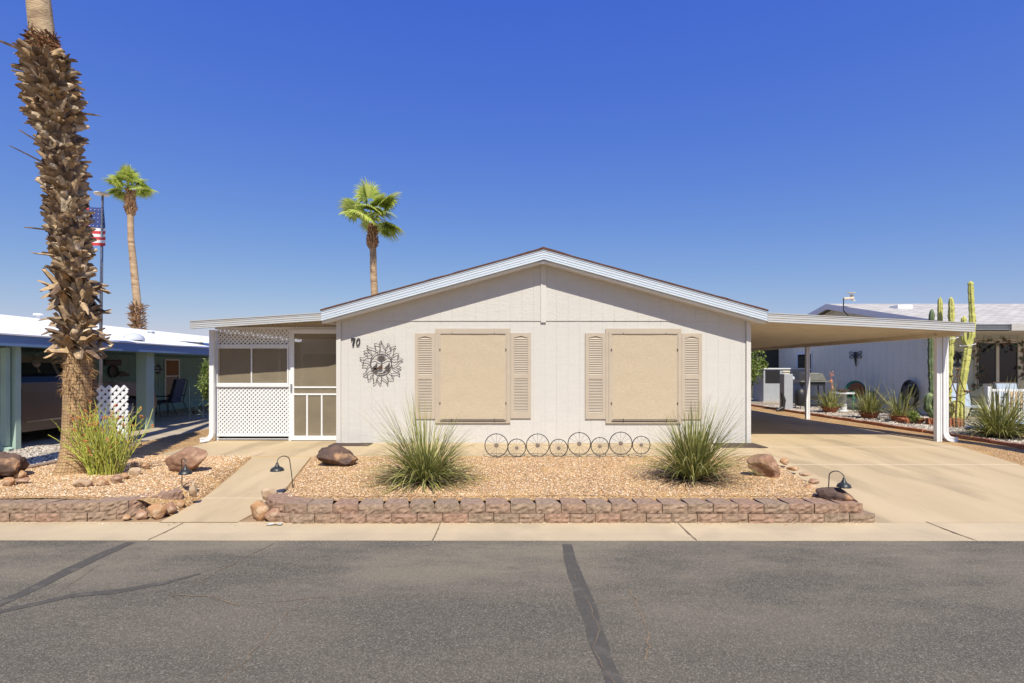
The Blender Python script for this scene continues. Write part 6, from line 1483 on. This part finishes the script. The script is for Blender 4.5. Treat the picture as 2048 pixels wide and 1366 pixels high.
# leggy succulent on a wire hoop
ysu = 12.2; c = V((X(1913, ysu), ysu, .02)); t = thing('tall_succulent', 'leggy brown succulent on a black wire support between cactus and railing', 'plant', tuple(c))
g = MB(); random.seed(14); pts = [c, P(1912, 830, ysu), P(1914, 790, ysu), P(1916, 745, ysu)]; g.tube(pts, [.03, .02, .016, .012], 7)
tips = [P(1916, 742, ysu), P(1902, 755, ysu), P(1930, 785, ysu), P(1900, 798, ysu), P(1936, 786, ysu), P(1898, 780, ysu)]
for i, q in enumerate(tips): g.tube([pts[1 + i % 3], (pts[1 + i % 3] + q) / 2 + V((0, 0, -.03)), q], [.012, .01, .008], 6)
g.build('stems', M['twig'], t)
for q in tips:
    g = MB()
    for k in range(14):
        a = 2 * pi * k / 7; e = .2 if k < 7 else .8; d = V((cos(a) * cos(e), sin(a) * cos(e), sin(e))); s = V((-sin(a), cos(a), 0)); g.add([q, q + d * .05 + s * .018, q + d * .09, q + d * .05 - s * .018], [(0, 1, 2, 3)])
    g.build('rosette', M['fibre'], t)
g = MB(); xa, xb = X(1898, ysu), X(1928, ysu); g.tube([(xa, ysu, 0), (xa, ysu, .5)] + [((xa + xb) / 2 - (xb - xa) / 2 * cos(a), ysu, .5 + .12 * sin(a)) for a in [pi * k / 8 for k in range(9)]] + [(xb, ysu, 0)], .012, 6); g.build('support_hoop', M['black'], t)
# white railing
yr_ = 12.9; rl = thing('porch_railing', 'short white picket railing in front of the right home window', 'railing', (12.5, yr_, 0)); xa = X(1976, yr_); zt = Z(778, yr_)
g = MB(); g.box(xa - .045, xa + .045, yr_ - .045, yr_ + .045, 0, Z(773, yr_)); g.build('post', M['white'], rl)
g = MB(); g.box(xa + .045, 14.6, yr_ - .02, yr_ + .02, zt - .06, zt); g.box(xa + .045, 14.6, yr_ - .018, yr_ + .018, .12, .17); g.build('rail', M['white'], rl)
x = xa + .16
while x < 14.5: g = MB(); g.box(x - .014, x + .014, yr_ - .012, yr_ + .012, .17, zt - .06); g.build('picket', M['white'], rl); x += .119
# porch chairs
def sling(px, yy, lab, tan=False):
    cx = X(px, yy); t = thing('patio_chair', lab, 'chair', (cx, yy, 0)); g = MB()
    g.obox((cx, yy + .2, .68), (.28, 0, 0), (0, .07, .30), (0, .012, -.003)); g.build('back', M['sling'], t)
    g = MB(); g.box(cx - .28, cx + .28, yy - .28, yy + .14, .36, .40); g.build('seat', M['tan' if tan else 'sling'], t)
    if tan: g = MB(); g.obox((cx + .12, yy + .08, .62), (.2, 0, 0), (0, .04, .18), (0, .05, -.01)); g.build('cushion', M['tan'], t, bevel=.03)
    for sx in (-.31, .31): g = MB(); g.tube([(cx + sx, yy + .3, 1.0), (cx + sx, yy + .12, .38), (cx + sx, yy + .3, 0)], .017, 6); g.tube([(cx + sx, yy - .3, 0), (cx + sx, yy - .3, .6), (cx + sx, yy + .18, .62)], .017, 6); g.build('side_frame', M['black'], t)
    g = MB(); g.tube([(cx - .31, yy + .3, 1.0), (cx + .31, yy + .3, 1.0)], .02, 6); g.build('top_bar', M['copper'], t)
sling(1930, 14.1, 'pale blue sling chair on the right porch behind the tall cactus')
sling(2030, 14.0, 'pale blue sling chair with tan cushion behind the white railing', True)
# bird bath at right edge
yb2 = 10.3; cx = X(2046, yb2); t = thing('bird_bath', 'small bird bath with a grey bird figure at the right edge', 'bird bath', (cx, yb2, 0))
g = MB(); zt = Z(846, yb2); g.lathe((cx, yb2, 0), [(.13, .0), (.12, .03), (.06, .06), (.05, zt - .1), (.1, zt - .05)], 16); g.build('pedestal', M['terracotta'], t)
g = MB(); g.lathe((cx, yb2, zt - .06), [(.08, .0), (.2, .03), (.24, .06), (.22, .06), (.12, .03), (.001, .02)], 20); g.build('bowl', M['galv'], t)
g = MB(); g.lathe((cx - .1, yb2 - .05, zt), [(.001, -.11), (.03, -.06), (.05, 0), (.04, .05), (.001, .08)], 10, axis='x'); g.lathe((cx - .17, yb2 - .05, zt + .035), [(.001, -.04), (.026, -.01), (.025, .015), (.001, .035)], 10, axis='x'); g.build('bird_figure', M['sling'], t)
# green hose hanging by the right house corner
c = V((XR + .05, 10.9, 0)); t = thing('garden_hose', 'green hose nozzle hanging at the right corner of the house under the carport', 'hose', (c.x, c.y, .6))
g = MB()
for k in range(5): g.tube([(XR + .04 + .012 * k, 10.9 + .10 * cos(a), .45 + .14 * sin(a)) for a in [2 * pi * j / 16 for j in range(16)]], .012, 6, closed=True)
g.tube([(XR + .06, 10.85, .32), (XR + .09, 10.8, .2)], .016, 6); g.build('hose_coil', M['green'], t)
# twigs and leaf litter on the pavement
random.seed(77);
